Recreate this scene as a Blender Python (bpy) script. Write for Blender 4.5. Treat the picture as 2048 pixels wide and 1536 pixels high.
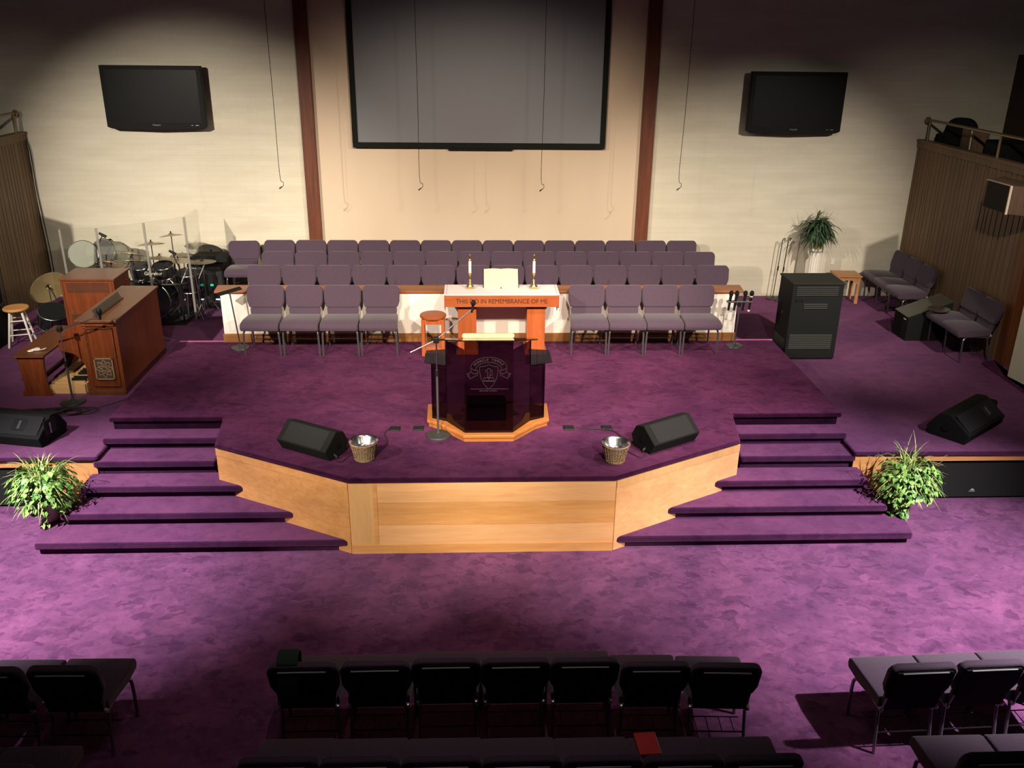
import bpy, bmesh, math, random
from mathutils import Vector, Matrix
PI = math.pi
S = bpy.context.scene
C = S.collection
for o in list(bpy.data.objects): bpy.data.objects.remove(o)
random.seed(7)

# ---------------------------------------------------------------- camera
F, PITCH, YAW, ROLL = 1777.27, 0.3813, -0.0449, 0.0117
CAM = Vector((-0.068, -7.966, 5.073))
def basis():
    cp, sp = math.cos(PITCH), math.sin(PITCH)
    f = Vector((-math.sin(YAW)*cp, math.cos(YAW)*cp, -sp)); r = Vector((math.cos(YAW), math.sin(YAW), 0)); u = r.cross(f)
    c, s = math.cos(ROLL), math.sin(ROLL)
    return c*r+s*u, -s*r+c*u, f
RT, UP, FW = basis()
cam = bpy.data.cameras.new('camera'); co = bpy.data.objects.new('camera', cam); C.objects.link(co)
m = Matrix.Identity(4)
for i in range(3): m[i][0] = RT[i]; m[i][1] = UP[i]; m[i][2] = -FW[i]; m[i][3] = CAM[i]
co.matrix_world = m
cam.sensor_width = 36; cam.lens = F/2048*36; cam.clip_end = 100
S.camera = co
def un(u, v, X=None, Y=None, Z=None):
    d = RT*((u-1024)/F) + UP*(-(v-768)/F) + FW
    t = (Z-CAM.z)/d.z if Z is not None else (Y-CAM.y)/d.y if Y is not None else (X-CAM.x)/d.x
    return CAM + d*t

# ---------------------------------------------------------------- light
S.view_settings.view_transform = 'Standard'; S.view_settings.look = 'None'
S.view_settings.gamma = 1; S.view_settings.exposure = 0.0; S.view_settings.use_curve_mapping = False
W = bpy.data.worlds.new('world'); S.world = W; W.use_nodes = True
W.node_tree.nodes['Background'].inputs[0].default_value = (.80, .84, .92, 1)
W.node_tree.nodes['Background'].inputs[1].default_value = .013
def spot(loc, aim, power, size, blend, col, rad=.08):
    l = bpy.data.lights.new('stage_or_fill_spot', 'SPOT'); l.energy = power; l.spot_size = math.radians(size); l.spot_blend = blend
    l.color = col; l.shadow_soft_size = rad
    o = bpy.data.objects.new('stage_or_fill_spot', l); C.objects.link(o); o.location = loc
    o.rotation_euler = (Vector(aim)-Vector(loc)).to_track_quat('-Z', 'Y').to_euler()
    return o
WARM = (1, .88, .75); WARM2 = (1, .80, .60); COOL = (1, .90, .94); PINK = (1, .82, .72)
for sx in (-1, 1):
    R_ = sx > 0
    spot((sx*6.8, -4.2, 6.6), (-sx*.6, 4.1, .95), 3500 if R_ else 3900, 35, .7, WARM)                                   # front keys on the choir
    spot((sx*7.0, -2.6 if R_ else -4.3, 6.6), (sx*4.5, 7.27, .75 if R_ else 1.42), 3400 if R_ else 6800, 40 if R_ else 35.5, 1, WARM)   # brick wall washes
    spot((sx*2.0, -5.4, 7.0), (-sx*.2, 5.2, 1.6), 2750, 42, .7, WARM2, .25)                                 # centre panel and altar
    spot((sx*3.0, -3.4, 6.8), (sx*7.4, 5.4, 1.1), 900, 46, .9, WARM)                                   # added pair brightening the slatted side walls, no known fixture
    spot((sx*2.4, -7.5, 5.8), (sx*.8, .1, .85), 2900, 22, .8, WARM)                                     # stage fascia
    spot((sx*3.4, -1.0, 7.6), (sx*(2.1 if R_ else 3.0), 2.2, .9), 2500 if R_ else 620, 44, .9, PINK)                     # steep overheads on the stage
spot((6.9, -4.0, 6.2), (4.3, -1.0, 0), 7000, 48, 1, COOL)
spot((-6.9, -3.0, 6.2), (-4.5, -.35, 0), 7000, 42, 1, COOL)
spot((.4, -1.0, 7.6), (.2, -.8, 0), 330, 60, 1, (1, .80, .72))  # fill lamp added over the middle of the front floor
spot((-.8, -3.6, 7.6), (-1.4, -2.7, 0), 110, 75, 1, (1, .74, .7), .3)  # weak wide fill added to lift the dark front floor

# ---------------------------------------------------------------- materials
def mat(name, col, rough=.6, metal=0, spec=.5, **k):
    m = bpy.data.materials.new(name); m.use_nodes = True; b = m.node_tree.nodes['Principled BSDF']
    b.inputs['Base Color'].default_value = (*col, 1); b.inputs['Roughness'].default_value = rough
    b.inputs['Metallic'].default_value = metal; b.inputs['Specular IOR Level'].default_value = spec
    for a, v in k.items(): b.inputs[a.replace('_', ' ')].default_value = v
    return m
def N(m, t): return m.node_tree.nodes.new(t)
def L(m, a, b): m.node_tree.links.new(a, b)
def coords(m, scale=(1, 1, 1)):
    t = N(m, 'ShaderNodeTexCoord'); mp = N(m, 'ShaderNodeMapping'); mp.inputs['Scale'].default_value = scale
    L(m, t.outputs['Object'], mp.inputs[0]); return mp.outputs[0]
def noise(m, co, scale, detail=3, rough=.5, dist=0):
    n = N(m, 'ShaderNodeTexNoise'); n.inputs['Scale'].default_value = scale; n.inputs['Detail'].default_value = detail
    n.inputs['Roughness'].default_value = rough; n.inputs['Distortion'].default_value = dist; L(m, co, n.inputs['Vector']); return n.outputs['Fac']
def ramp(m, fac, stops):
    r = N(m, 'ShaderNodeValToRGB'); L(m, fac, r.inputs[0]); e = r.color_ramp.elements
    while len(e) > len(stops): e.remove(e[-1])
    while len(e) < len(stops): e.new(.5)
    for q, (p, c) in zip(e, stops): q.position = p; q.color = (*c, 1) if len(c) == 3 else c
    return r.outputs[0]
def mul(m, a, b, f=1.0, mode='MULTIPLY'):
    x = N(m, 'ShaderNodeMix'); x.data_type = 'RGBA'; x.blend_type = mode; x.inputs['Factor'].default_value = f
    for s, i in ((a, 6), (b, 7)):
        if isinstance(s, tuple): x.inputs[i].default_value = (*s, 1)
        else: L(m, s, x.inputs[i])
    return x.outputs[2]
def bump(m, h, st, dist=.01):
    b = N(m, 'ShaderNodeBump'); b.inputs['Strength'].default_value = st; b.inputs['Distance'].default_value = dist
    L(m, h, b.inputs['Height']); L(m, b.outputs[0], m.node_tree.nodes['Principled BSDF'].inputs['Normal'])
def base(m, s): L(m, s, m.node_tree.nodes['Principled BSDF'].inputs['Base Color'])

def carpet(name, col, mott, sheen=.25):
    m = mat(name, col, .95, spec=.03); b = m.node_tree.nodes['Principled BSDF']
    b.inputs['Sheen Weight'].default_value = sheen; b.inputs['Sheen Roughness'].default_value = .5
    b.inputs['Sheen Tint'].default_value = (.8, .45, .8, 1)
    c = coords(m); n1 = noise(m, coords(m, (1, 1.15, 1)), 5.0, 8, .68, .0); n2 = noise(m, c, 1.1, 3)
    a = ramp(m, n1, [(.36, (.50, .44, .54)), (.44, (.76, .73, .80)), (.505, (1, 1, 1)), (.64, (1.2, 1.2, 1.15))])
    d = ramp(m, n2, [(.3, (.8, .8, .86)), (.7, (1.15, 1.1, 1.05))])
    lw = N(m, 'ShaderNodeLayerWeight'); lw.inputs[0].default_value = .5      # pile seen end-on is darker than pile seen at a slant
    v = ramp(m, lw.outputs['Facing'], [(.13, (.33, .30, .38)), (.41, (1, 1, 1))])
    n3 = noise(m, coords(m, (1, 1.3, 1)), 9.5, 7, .68); n4 = noise(m, coords(m, (1.1, 1, 1)), 2.1, 5, .6)
    e = ramp(m, n3, [(.365, (.52, .46, .54)), (.40, (.82, .79, .84)), (.47, (1, 1, 1))]); h = ramp(m, n4, [(.36, (.80, .78, .82)), (.5, (1, 1, 1)), (.66, (1.12, 1.12, 1.10))])
    # brushed patches of pile: warped cells of slightly different tone
    w = N(m, 'ShaderNodeTexNoise'); w.inputs['Scale'].default_value = 5; w.inputs['Detail'].default_value = 3; L(m, c, w.inputs['Vector'])
    wc = N(m, 'ShaderNodeVectorMath'); wc.operation = 'MULTIPLY_ADD'; wc.inputs[1].default_value = (.34, .34, .34); L(m, w.outputs['Color'], wc.inputs[0]); L(m, coords(m, (1, 1.35, 1)), wc.inputs[2])
    def cells(sc, lo, mid, hi):
        vo = N(m, 'ShaderNodeTexVoronoi'); vo.inputs['Scale'].default_value = sc; L(m, wc.outputs[0], vo.inputs['Vector']); sp = N(m, 'ShaderNodeSeparateColor'); L(m, vo.outputs['Color'], sp.inputs[0])
        return ramp(m, sp.outputs[0], [(.0, lo), (.16, mid), (.55, (1, 1, 1)), (1, hi)])
    p1 = cells(7, (.62, .57, .66), (.88, .86, .90), (1.12, 1.12, 1.10)); p2 = cells(15, (.66, .62, .70), (.93, .92, .94), (1.08, 1.08, 1.07))
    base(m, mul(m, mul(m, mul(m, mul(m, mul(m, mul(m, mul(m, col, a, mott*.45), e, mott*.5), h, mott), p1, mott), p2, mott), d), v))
    f = noise(m, c, 190, 2); g = N(m, 'ShaderNodeMath'); g.operation = 'ADD'; L(m, f, g.inputs[0]); L(m, n1, g.inputs[1]); bump(m, g.outputs[0], .7, .012)
    return m
CARPET = carpet('carpet_floor', (.168, .056, .142), 1.0)
CARPET2 = carpet('carpet_stage', (.100, .0255, .073), .7, .03)
CARPET4 = carpet('carpet_platform', (.17, .060, .145), .35, .08)
CARPET3 = carpet('carpet_steps', (.142, .045, .121), .5, .12)

def wood(name, c1, c2, rough=.35, sc=(1, 1, 1), grain=9, spec=.4):
    m = mat(name, c1, rough, spec=spec); co = coords(m, sc); n = noise(m, co, grain, 5, .6, .6); n2 = noise(m, coords(m, tuple(s*.25 for s in sc)), grain*.5, 2)
    a = ramp(m, n, [(.3, c2), (.65, c1)]); base(m, mul(m, a, ramp(m, n2, [(.3, (.82, .8, .78)), (.7, (1.1, 1.08, 1.05))])))
    bump(m, n, .08, .004); return m
MAPLE = wood('maple_panel', (.86, .50, .23), (.77, .40, .16), .4, (.9, 9, 9), 2.2)
MAPLE_B = wood('maple_panel_dark', (.78, .41, .145), (.66, .31, .095), .4, (.9, 9, 9), 2.4)
MAPLE_C = wood('maple_panel_pale', (.74, .45, .19), (.68, .38, .15), .4, (9, 9, .9), 2.4)
OAK = wood('cherry_table', (.42, .112, .033), (.33, .075, .020), .38, (9, 9, .8), 2.5)
OAKX = wood('cherry_apron', (.42, .112, .033), (.33, .075, .020), .38, (.9, 9, 9), 2.5)
ORGAN = wood('walnut_organ', (.19, .048, .015), (.12, .027, .008), .33, (9, 9, .8), 3)
ORGANX = wood('walnut_organ_top', (.16, .055, .022), (.11, .036, .014), .28, (9, .8, 9), 3)
PINE = wood('pale_pedal_wood', (.70, .45, .20), (.60, .36, .14), .45, (.9, 9, 9), 3)
CAPW = wood('choir_cap_wood', (.33, .12, .045), (.25, .085, .03), .35, (.7, 9, 9), 3)
KICK = wood('choir_kick_wood', (.36, .17, .055), (.28, .12, .04), .45, (.7, 9, 9), 3)
POST = wood('timber_post', (.16, .045, .018), (.09, .024, .010), .5, (9, 9, .5), 2.5)
SLAT = wood('brown_slats', (.21, .135, .078), (.15, .092, .05), .55, (12, 12, .5), 2.5)
SLATD = mat('slat_gap', (.012, .008, .006), .9)
BAL = wood('balcony_panel', (.05, .02, .012), (.03, .012, .008), .6, (9, 9, .5), 2.5)
FABRIC = mat('mauve_fabric', (.078, .053, .078), .95, spec=.05, Sheen_Weight=.2)
_n = noise(FABRIC, coords(FABRIC), 160, 2); base(FABRIC, mul(FABRIC, (.078, .053, .078), ramp(FABRIC, _n, [(.3, (.82, .82, .82)), (.7, (1.16, 1.16, 1.16))]))); bump(FABRIC, _n, .25, .002)
BACKP = mat('black_vinyl_back', (.006, .006, .006), .7, spec=.12)
FRAME = mat('gunmetal_tube', (.17, .17, .18), .3, .7)
TRIMM = mat('bright_trim', (.62, .62, .62), .3, .55)
CHROME = mat('chrome', (.55, .55, .55), .25, 1)
BLACK = mat('black_plastic', (.008, .008, .009), .45, spec=.25)
BLACKM = mat('black_matte', (.010, .011, .010), .8, spec=.15)
GRILLE = mat('speaker_grille', (.020, .021, .021), .85, spec=.15)
_g = noise(GRILLE, coords(GRILLE), 220, 1); bump(GRILLE, _g, .5, .003)
RACKM = mat('rack_charcoal', (.013, .0145, .013), .5, spec=.3)
RACKT = mat('rack_top_charcoal', (.020, .021, .017), .6, spec=.3)
WHITE = mat('white_paint', (.80, .76, .66), .6)
PAPER = mat('paper', (.52, .48, .38), .7)
CLOTH = mat('white_altar_cloth', (.80, .74, .74), .85, spec=.1)
BRASS = mat('brass', (.72, .48, .16), .25, 1)
WAX = mat('wax', (.85, .80, .66), .5)
CREAM = mat('cream_wall', (.66, .64, .48), .7)
CHOIRW = mat('choir_white', (.92, .88, .80), .7)
STEEL = mat('steel_bowl', (.8, .8, .8), .24, 1)
CYM = mat('cymbal_bronze', (.44, .37, .26), .4, .7)
DRUM = mat('black_lacquer', (.012, .012, .016), .12)
GREYD = mat('grey_drum_shell', (.34, .36, .27), .5)
BLUED = mat('slate_drum_head', (.12, .14, .20), .3)
SOIL = mat('soil', (.02, .012, .008), .9)
SCREEN = mat('projection_fabric', (.21, .22, .25), .9, spec=.1)
TVH = mat('tv_housing', (.005, .005, .005), .5, spec=.12)
TVG = mat('tv_glass', (.004, .0045, .005), .3, spec=.25)
GOLD = mat('gold_foil', (.62, .44, .12), .3, .8)
POTW = mat('white_pot', (.75, .66, .5), .35)
ENGR = mat('dark_engraving', (.045, .014, .006), .7)
ETCH = mat('etched_line', (.022, .016, .019), .8)
PULPW = wood('pulpit_base_wood', (.42, .16, .042), (.34, .12, .03), .4, (.9, 9, 9), 2.4)
LIP = mat('lit_lip_carpet', (.40, .09, .24), .9, spec=.1, Sheen_Weight=.5)  # stage carpet painted brighter, as the back lip catching the light
REDB = mat('red_book', (.5, .015, .02), .5)
GREENJ = mat('green_jacket', (.012, .035, .025), .9)
RUBBER = mat('rubber', (.01, .01, .01), .7)
LEDW = mat('display_white', (.6, .8, 1), .5); LEDW.node_tree.nodes['Principled BSDF'].inputs['Emission Color'].default_value = (.55, .8, 1, 1); LEDW.node_tree.nodes['Principled BSDF'].inputs['Emission Strength'].default_value = .9
LEDG = mat('display_green', (0, .8, .5), .5); LEDG.node_tree.nodes['Principled BSDF'].inputs['Emission Color'].default_value = (0, .6, .32, 1); LEDG.node_tree.nodes['Principled BSDF'].inputs['Emission Strength'].default_value = .8

def brick(name, c):
    m = mat(name, c, .75, spec=.25); t = N(m, 'ShaderNodeTexCoord'); s = N(m, 'ShaderNodeSeparateXYZ'); k = N(m, 'ShaderNodeCombineXYZ')
    L(m, t.outputs['Object'], s.inputs[0]); L(m, s.outputs[0], k.inputs[0]); L(m, s.outputs[2], k.inputs[1])
    b = N(m, 'ShaderNodeTexBrick'); L(m, k.outputs[0], b.inputs['Vector']); b.inputs['Scale'].default_value = 1
    b.inputs['Brick Width'].default_value = .30; b.inputs['Row Height'].default_value = .085; b.inputs['Mortar Size'].default_value = .006
    b.inputs['Mortar Smooth'].default_value = .4
    b.inputs['Color1'].default_value = (1, 1, 1, 1); b.inputs['Color2'].default_value = (.975, .97, .96, 1); b.inputs['Mortar'].default_value = (.94, .935, .92, 1)
    n = noise(m, coords(m, (.4, 1, 2.5)), 2.2, 4); base(m, mul(m, mul(m, c, b.outputs['Color']), ramp(m, n, [(.3, (.93, .92, .9)), (.7, (1.05, 1.05, 1.05))])))
    bump(m, b.outputs['Fac'], -.2, .008); return m
BRICK = brick('painted_brick', (.66, .62, .50))
DRYW = mat('centre_plaster', (.66, .54, .41), .8, spec=.2)
_t = noise(DRYW, coords(DRYW, (1, 1, .3)), 1.2, 3); base(DRYW, mul(DRYW, (.66, .54, .41), ramp(DRYW, _t, [(.3, (.95, .95, .95)), (.7, (1.04, 1.04, 1.04))])))

def glassy(name, tint, f0, rough=.02):
    """thin sheet: tinted transmission plus a Fresnel-like mirror term that is the same from both sides"""
    m = bpy.data.materials.new(name); m.use_nodes = True; nt = m.node_tree; nt.nodes.clear(); nn = nt.nodes.new
    o = nn('ShaderNodeOutputMaterial'); mx = nn('ShaderNodeMixShader'); tr = nn('ShaderNodeBsdfTransparent'); gl = nn('ShaderNodeBsdfGlossy'); lw = nn('ShaderNodeLayerWeight')
    lw.inputs[0].default_value = .5; pw = nn('ShaderNodeMath'); pw.operation = 'POWER'; pw.inputs[1].default_value = 4; ma = nn('ShaderNodeMath'); ma.operation = 'MULTIPLY_ADD'; ma.inputs[1].default_value = .8; ma.inputs[2].default_value = f0
    tr.inputs[0].default_value = (*tint, 1); gl.inputs['Roughness'].default_value = rough
    L(m, lw.outputs['Facing'], pw.inputs[0]); L(m, pw.outputs[0], ma.inputs[0]); L(m, ma.outputs[0], mx.inputs[0]); L(m, tr.outputs[0], mx.inputs[1]); L(m, gl.outputs[0], mx.inputs[2]); L(m, mx.outputs[0], o.inputs[0]); return m
SMOKE = glassy('smoked_glass', (.36, .28, .32), .03)
SMOKET = glassy('smoked_glass_top', (.30, .27, .28), .12)
ACRYL = glassy('clear_acrylic', (.965, .97, .96), .025, .06)
HINGE = mat('frosted_hinge', (.26, .25, .22), .4, Alpha=.65)

def leafm(name, c1, c2):
    m = mat(name, c1, .5, spec=.35); n = noise(m, coords(m), 14, 2); base(m, ramp(m, n, [(.4, c2), (.6, c1)])); return m
LEAF_L = leafm('spider_leaf', (.42, .54, .16), (.20, .32, .08))
LEAF_I = leafm('ivy_leaf', (.30, .55, .12), (.035, .15, .025))
LEAF_D = leafm('dark_leaf', (.055, .10, .045), (.025, .055, .024))

# wicker
WICK = mat('wicker', (.42, .24, .10), .6); _c = coords(WICK)
_w = N(WICK, 'ShaderNodeTexWave'); _w.wave_type = 'BANDS'; _w.bands_direction = 'Z'; _w.inputs['Scale'].default_value = 22; _w.inputs['Distortion'].default_value = 3; _w.inputs['Detail Scale'].default_value = 6
L(WICK, _c, _w.inputs['Vector']); base(WICK, ramp(WICK, _w.outputs['Fac'], [(.38, (.05, .018, .008)), (.58, (.70, .48, .26))])); bump(WICK, _w.outputs['Fac'], .8, .01)

# ---------------------------------------------------------------- mesh builder
def Rz(a): return Matrix.Rotation(a, 4, 'Z')
def Rx(a): return Matrix.Rotation(a, 4, 'X')
def Ry(a): return Matrix.Rotation(a, 4, 'Y')
def T(x, y, z): return Matrix.Translation((x, y, z))
class MB:
    def __init__(s): s.v = []; s.f = []; s.mi = []; s.cur = 0
    def add(s, vs, fs, M=None):
        n = len(s.v); s.v += [tuple(M @ Vector(p)) if M else tuple(p) for p in vs]; s.f += [tuple(i+n for i in f) for f in fs]; s.mi += [s.cur]*len(fs); return s
    def box(s, x0, x1, y0, y1, z0, z1, M=None):
        return s.add([(x0, y0, z0), (x1, y0, z0), (x1, y1, z0), (x0, y1, z0), (x0, y0, z1), (x1, y0, z1), (x1, y1, z1), (x0, y1, z1)],
                     [(0, 3, 2, 1), (4, 5, 6, 7), (0, 1, 5, 4), (1, 2, 6, 5), (2, 3, 7, 6), (3, 0, 4, 7)], M)
    def prism(s, pts, a, b, axis='z', M=None):
        k = len(pts)
        mp = {'z': lambda p, t: (p[0], p[1], t), 'x': lambda p, t: (t, p[0], p[1]), 'y': lambda p, t: (p[0], t, p[1])}[axis]
        vs = [mp(p, a) for p in pts]+[mp(p, b) for p in pts]
        fs = [tuple(range(k))[::-1], tuple(range(k, 2*k))]+[(i, (i+1) % k, (i+1) % k+k, i+k) for i in range(k)]
        return s.add(vs, fs, M)
    def tube(s, pts, r, n=8, M=None, cap=True):
        pts = [Vector(p) for p in pts]; rs = r if isinstance(r, (list, tuple)) else [r]*len(pts); vs = []; prev = None
        for i, p in enumerate(pts):
            d = (pts[min(i+1, len(pts)-1)]-pts[max(i-1, 0)]).normalized()
            if prev is None:
                a = Vector((0, 0, 1)) if abs(d.z) < .9 else Vector((1, 0, 0)); u = d.cross(a).normalized()
            else: u = (prev-d*prev.dot(d)).normalized()
            prev = u; w = d.cross(u)
            for j in range(n):
                t = 2*PI*j/n; vs.append(p+(u*math.cos(t)+w*math.sin(t))*rs[i])
        fs = [(i*n+j, i*n+(j+1) % n, (i+1)*n+(j+1) % n, (i+1)*n+j) for i in range(len(pts)-1) for j in range(n)]
        if cap: fs += [tuple(range(n))[::-1], tuple(range((len(pts)-1)*n, len(pts)*n))]
        return s.add(vs, fs, M)
    def lathe(s, prof, n=24, M=None):
        vs = [(r*math.cos(2*PI*j/n), r*math.sin(2*PI*j/n), z) for r, z in prof for j in range(n)]
        fs = [(i*n+j, i*n+(j+1) % n, (i+1)*n+(j+1) % n, (i+1)*n+j) for i in range(len(prof)-1) for j in range(n)]
        if prof[0][0] > 1e-5: fs.append(tuple(range(n))[::-1])
        if prof[-1][0] > 1e-5: fs.append(tuple(range((len(prof)-1)*n, len(prof)*n)))
        return s.add(vs, fs, M)
    def build(s, name, mt, parent=None, bevel=0, seg=2, ang=40, loc=None, sub=0):
        me = bpy.data.meshes.new(name); me.from_pydata(s.v, [], s.f); me.polygons.foreach_set('material_index', s.mi); me.validate()
        b = bmesh.new(); b.from_mesh(me); bmesh.ops.remove_doubles(b, verts=b.verts, dist=1e-6); 
        if not getattr(s, 'keep', 0): bmesh.ops.recalc_face_normals(b, faces=b.faces)
        b.to_mesh(me); b.free()
        for q in (mt if isinstance(mt, list) else [mt]): me.materials.append(q)
        me.shade_smooth(); me.set_sharp_from_angle(angle=math.radians(ang))
        o = bpy.data.objects.new(name, me); C.objects.link(o)
        if parent: o.parent = parent
        if loc: o.location = loc
        if bevel:
            d = o.modifiers.new('bevel', 'BEVEL'); d.width = bevel; d.segments = seg; d.limit_method = 'ANGLE'; d.angle_limit = math.radians(35); d.harden_normals = True
        return o
def thing(name, label, cat, loc=(0, 0, 0), rz=0, group=None):
    o = bpy.data.objects.new(name, None); C.objects.link(o); o.location = loc; o.rotation_euler = (0, 0, rz); o.empty_display_size = .1
    o['label'] = label; o['category'] = cat
    if group: o['group'] = group
    return o
def tag(o, label, cat, group=None):
    o['label'] = label; o['category'] = cat
    if group: o['group'] = group
    return o
def struct(o): o['kind'] = 'structure'; return o
def smooth(pts, n=6):
    pts = [Vector(p) for p in pts]; out = []
    for i in range(len(pts)-1):
        p0, p1, p2, p3 = pts[max(i-1, 0)], pts[i], pts[i+1], pts[min(i+2, len(pts)-1)]
        for k in range(n):
            t = k/n; out.append(.5*((2*p1)+(p2-p0)*t+(2*p0-5*p1+4*p2-p3)*t*t+(3*p1-p0-3*p2+p3)*t**3))
    return out+[pts[-1]]
def text(name, body, size, mt, M, parent, ext=.001, sx=1.0, space=1.0):
    c = bpy.data.curves.new(name, 'FONT'); c.body = body; c.size = size; c.align_x = 'CENTER'; c.align_y = 'CENTER'; c.extrude = ext; c.space_character = space
    t = bpy.data.objects.new('tmp_text', c); C.objects.link(t); bpy.context.view_layer.update()
    me = bpy.data.meshes.new_from_object(t.evaluated_get(bpy.context.evaluated_depsgraph_get())); bpy.data.objects.remove(t)
    me.transform(M @ Matrix.Diagonal((sx, 1, 1, 1))); me.materials.clear(); me.materials.append(mt)
    o = bpy.data.objects.new(name, me); C.objects.link(o); o.parent = parent; return o
def dup(root, loc, rz, label, group=None):
    def cp(o, par):
        c = o.copy(); C.objects.link(c); c.parent = par
        for k in o.children: cp(k, c)
        return c
    r = cp(root, None); r.location = loc; r.rotation_euler = (0, 0, rz); r['label'] = label
    if group: r['group'] = group
    return r
def rrect(x0, x1, y0, y1, r, n=4):
    p = []
    for cx, cy, a in ((x1-r, y1-r, 0), (x0+r, y1-r, 90), (x0+r, y0+r, 180), (x1-r, y0+r, 270)):
        for k in range(n+1):
            t = math.radians(a+90*k/n); p.append((cx+r*math.cos(t), cy+r*math.sin(t)))
    return p

# ---------------------------------------------------------------- levels
H = .147; ST = .882; PL = .65; YW = 7.27; CH = .85; XR = 7.5; XL = -7.38

# ---------------------------------------------------------------- setting
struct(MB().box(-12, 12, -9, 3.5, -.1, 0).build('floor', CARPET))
struct(MB().box(-14, -2.78, YW, YW+.2, -.1, 8.2).build('wall_back_left', BRICK))
struct(MB().box(2.83, 14, YW, YW+.2, -.1, 8.2).build('wall_back_right', BRICK))
struct(MB().box(-2.78, 2.83, YW+.02, YW+.2, -.1, 8.2).build('wall_back_centre', DRYW))
for i, x in enumerate((-2.775, 2.825)):
    o = MB().box(x-.105, x+.105, YW-.10, YW+.04, .3, 8.0).build('trim_%d' % (i+1), POST, bevel=.008); struct(o)
# slatted side walls
def slat_wall(name, x, y0, y1, z0, z1, inward, seed):
    rnd = random.Random(seed); b = MB(); y = y1
    b.cur = 1; b.box(min(x, x-inward*.06), max(x, x-inward*.06), y0, y1, z0, z1); b.cur = 0
    while y > y0+.03:
        w = min(rnd.choice([.085, .10, .12, .135]), y-y0); a = .026
        b.box(min(x, x+inward*a), max(x, x+inward*a), y-w+.020, y, z0, z1-.12); y -= w
    b.box(min(x-inward*.09, x+inward*.045), max(x-inward*.09, x+inward*.045), y0, y1, z1-.12, z1)
    b.box(min(x-inward*.09, x+inward*.06), max(x-inward*.09, x+inward*.06), y0, y1, z1-.03, z1+.012)
    return struct(b.build(name, [SLAT, SLATD]))
slat_wall('wall_right', XR, 3.86, YW, PL-.1, 3.385, -1, 3)
slat_wall('wall_left', XL, -2.0, YW, PL-.1, 3.41, 1, 5)
struct(MB().box(7.47, 7.62, 3.66, 3.86, PL-.1, 3.3).build('trim_3', wood('right_post_wood', (.20, .07, .02), (.13, .04, .012), .5, (9, 9, .5), 2.5), bevel=.006))
struct(MB().prism([(7.28, 3.18), (7.62, 3.64), (11, 3.64), (11, 1.0), (7.62, 1.0)], PL-.1, 3.3).build('wall_right_front', CREAM))
struct(MB().prism([(7.22, 3.76), (7.47, 3.86), (7.47, 3.6), (7.27, 3.17), (7.5, 1.0), (7.17, 1.0)], PL-.05, PL+.03).build('trim_4', CARPET2, bevel=.03))
# balconies behind the slatted parapets
struct(MB().box(XR+.02, 13, 3.0, YW, 3.0, 3.06).build('floor_right_balcony', CARPET2))
struct(MB().box(8.9, 9.0, 3.0, YW, 3.06, 4.75).build('wall_right_balcony', BAL))
struct(MB().box(-13, XL-.02, 3.0, YW, 3.0, 3.06).build('floor_left_balcony', CARPET2))

def nosed(name, poly, z, th, base_z, inset, mt, edges=None):
    """carpeted block: slab with rounded nosing over an inset riser body"""
    b = MB(); b.prism(poly, z-th, z); o = struct(b.build(name, mt, bevel=.022, seg=3))
    return o
def slab(name, top, body, z, base_z, mt, th=.062):
    t = MB().prism(top, z-th, z).build(name, mt, bevel=.028, seg=4); struct(t)
    u = MB().prism(body, base_z, z-th+.004).build('riser_body', mt, parent=t)
    return t
# stage platform: nosed top, wooden fascia, lateral edges
stage_top = [(-1.34, -.045), (1.35, -.045), (2.86, .79), (2.965, 1.50), (4.285, 1.50), (4.285, 4.16), (-4.27, 4.16), (-4.27, 1.50), (-2.965, 1.50), (-2.875, .79)]
stage_body = [(-1.33, .0), (1.345, .0), (2.84, .83), (2.93, 1.545), (4.24, 1.545), (4.24, 4.12), (-4.23, 4.12), (-4.23, 1.545), (-2.93, 1.545), (-2.85, .83)]
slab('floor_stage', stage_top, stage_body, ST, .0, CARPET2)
struct(MB().box(3.69, 4.28, 4.145, 4.18, ST-.04, ST+.010).build('trim_5', LIP, bevel=.012))
struct(MB().box(-4.26, -3.62, 4.145, 4.18, ST-.04, ST+.010).build('trim_6', LIP, bevel=.012))
# fascia boards (maple) on three front faces
def fascia(name, p, q, boards, z0, z1, mts, th=.02):
    d = Vector((q[0]-p[0], q[1]-p[1], 0)); L_ = d.length; M = T(p[0], p[1], 0) @ Rz(math.atan2(d.y, d.x)); b = MB()
    for u0, u1, a, c, k, t in boards:
        b.cur = k; b.box(u0*L_, u1*L_, -t, .0, z0+a*(z1-z0), z0+c*(z1-z0), M)
    return struct(b.build(name, mts, bevel=.0015, seg=1))
ZT = ST-.062
fascia('wall_stage_front', (-1.345, -.002), (1.36, -.002), [(0, .09, .13, 1, 2, .018), (.09, .105, .13, 1, 1, .024), (.105, 1, .13, .40, 0, .018), (.105, 1, .403, .72, 1, .0175), (.105, 1, .723, 1, 0, .018), (0, .105, 0, .13, 1, .026), (.105, 1, 0, .13, 1, .026)], 0, ZT, [MAPLE, MAPLE_B, MAPLE_C])
fascia('wall_stage_left', (-2.865, .822), (-1.345, -.004), [(0, 1, 0, .34, 1, .018), (0, 1, .343, .9, 1, .0175), (0, 1, .90, 1, 1, .023)], 0, ZT, [MAPLE, MAPLE_B, MAPLE_C])
fascia('wall_stage_right', (1.36, -.004), (2.855, .822), [(0, 1, 0, .34, 0, .018), (0, 1, .343, .9, 0, .0175), (0, 1, .90, 1, 2, .023)], 0, ZT, [MAPLE, MAPLE_B, MAPLE_C])
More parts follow.
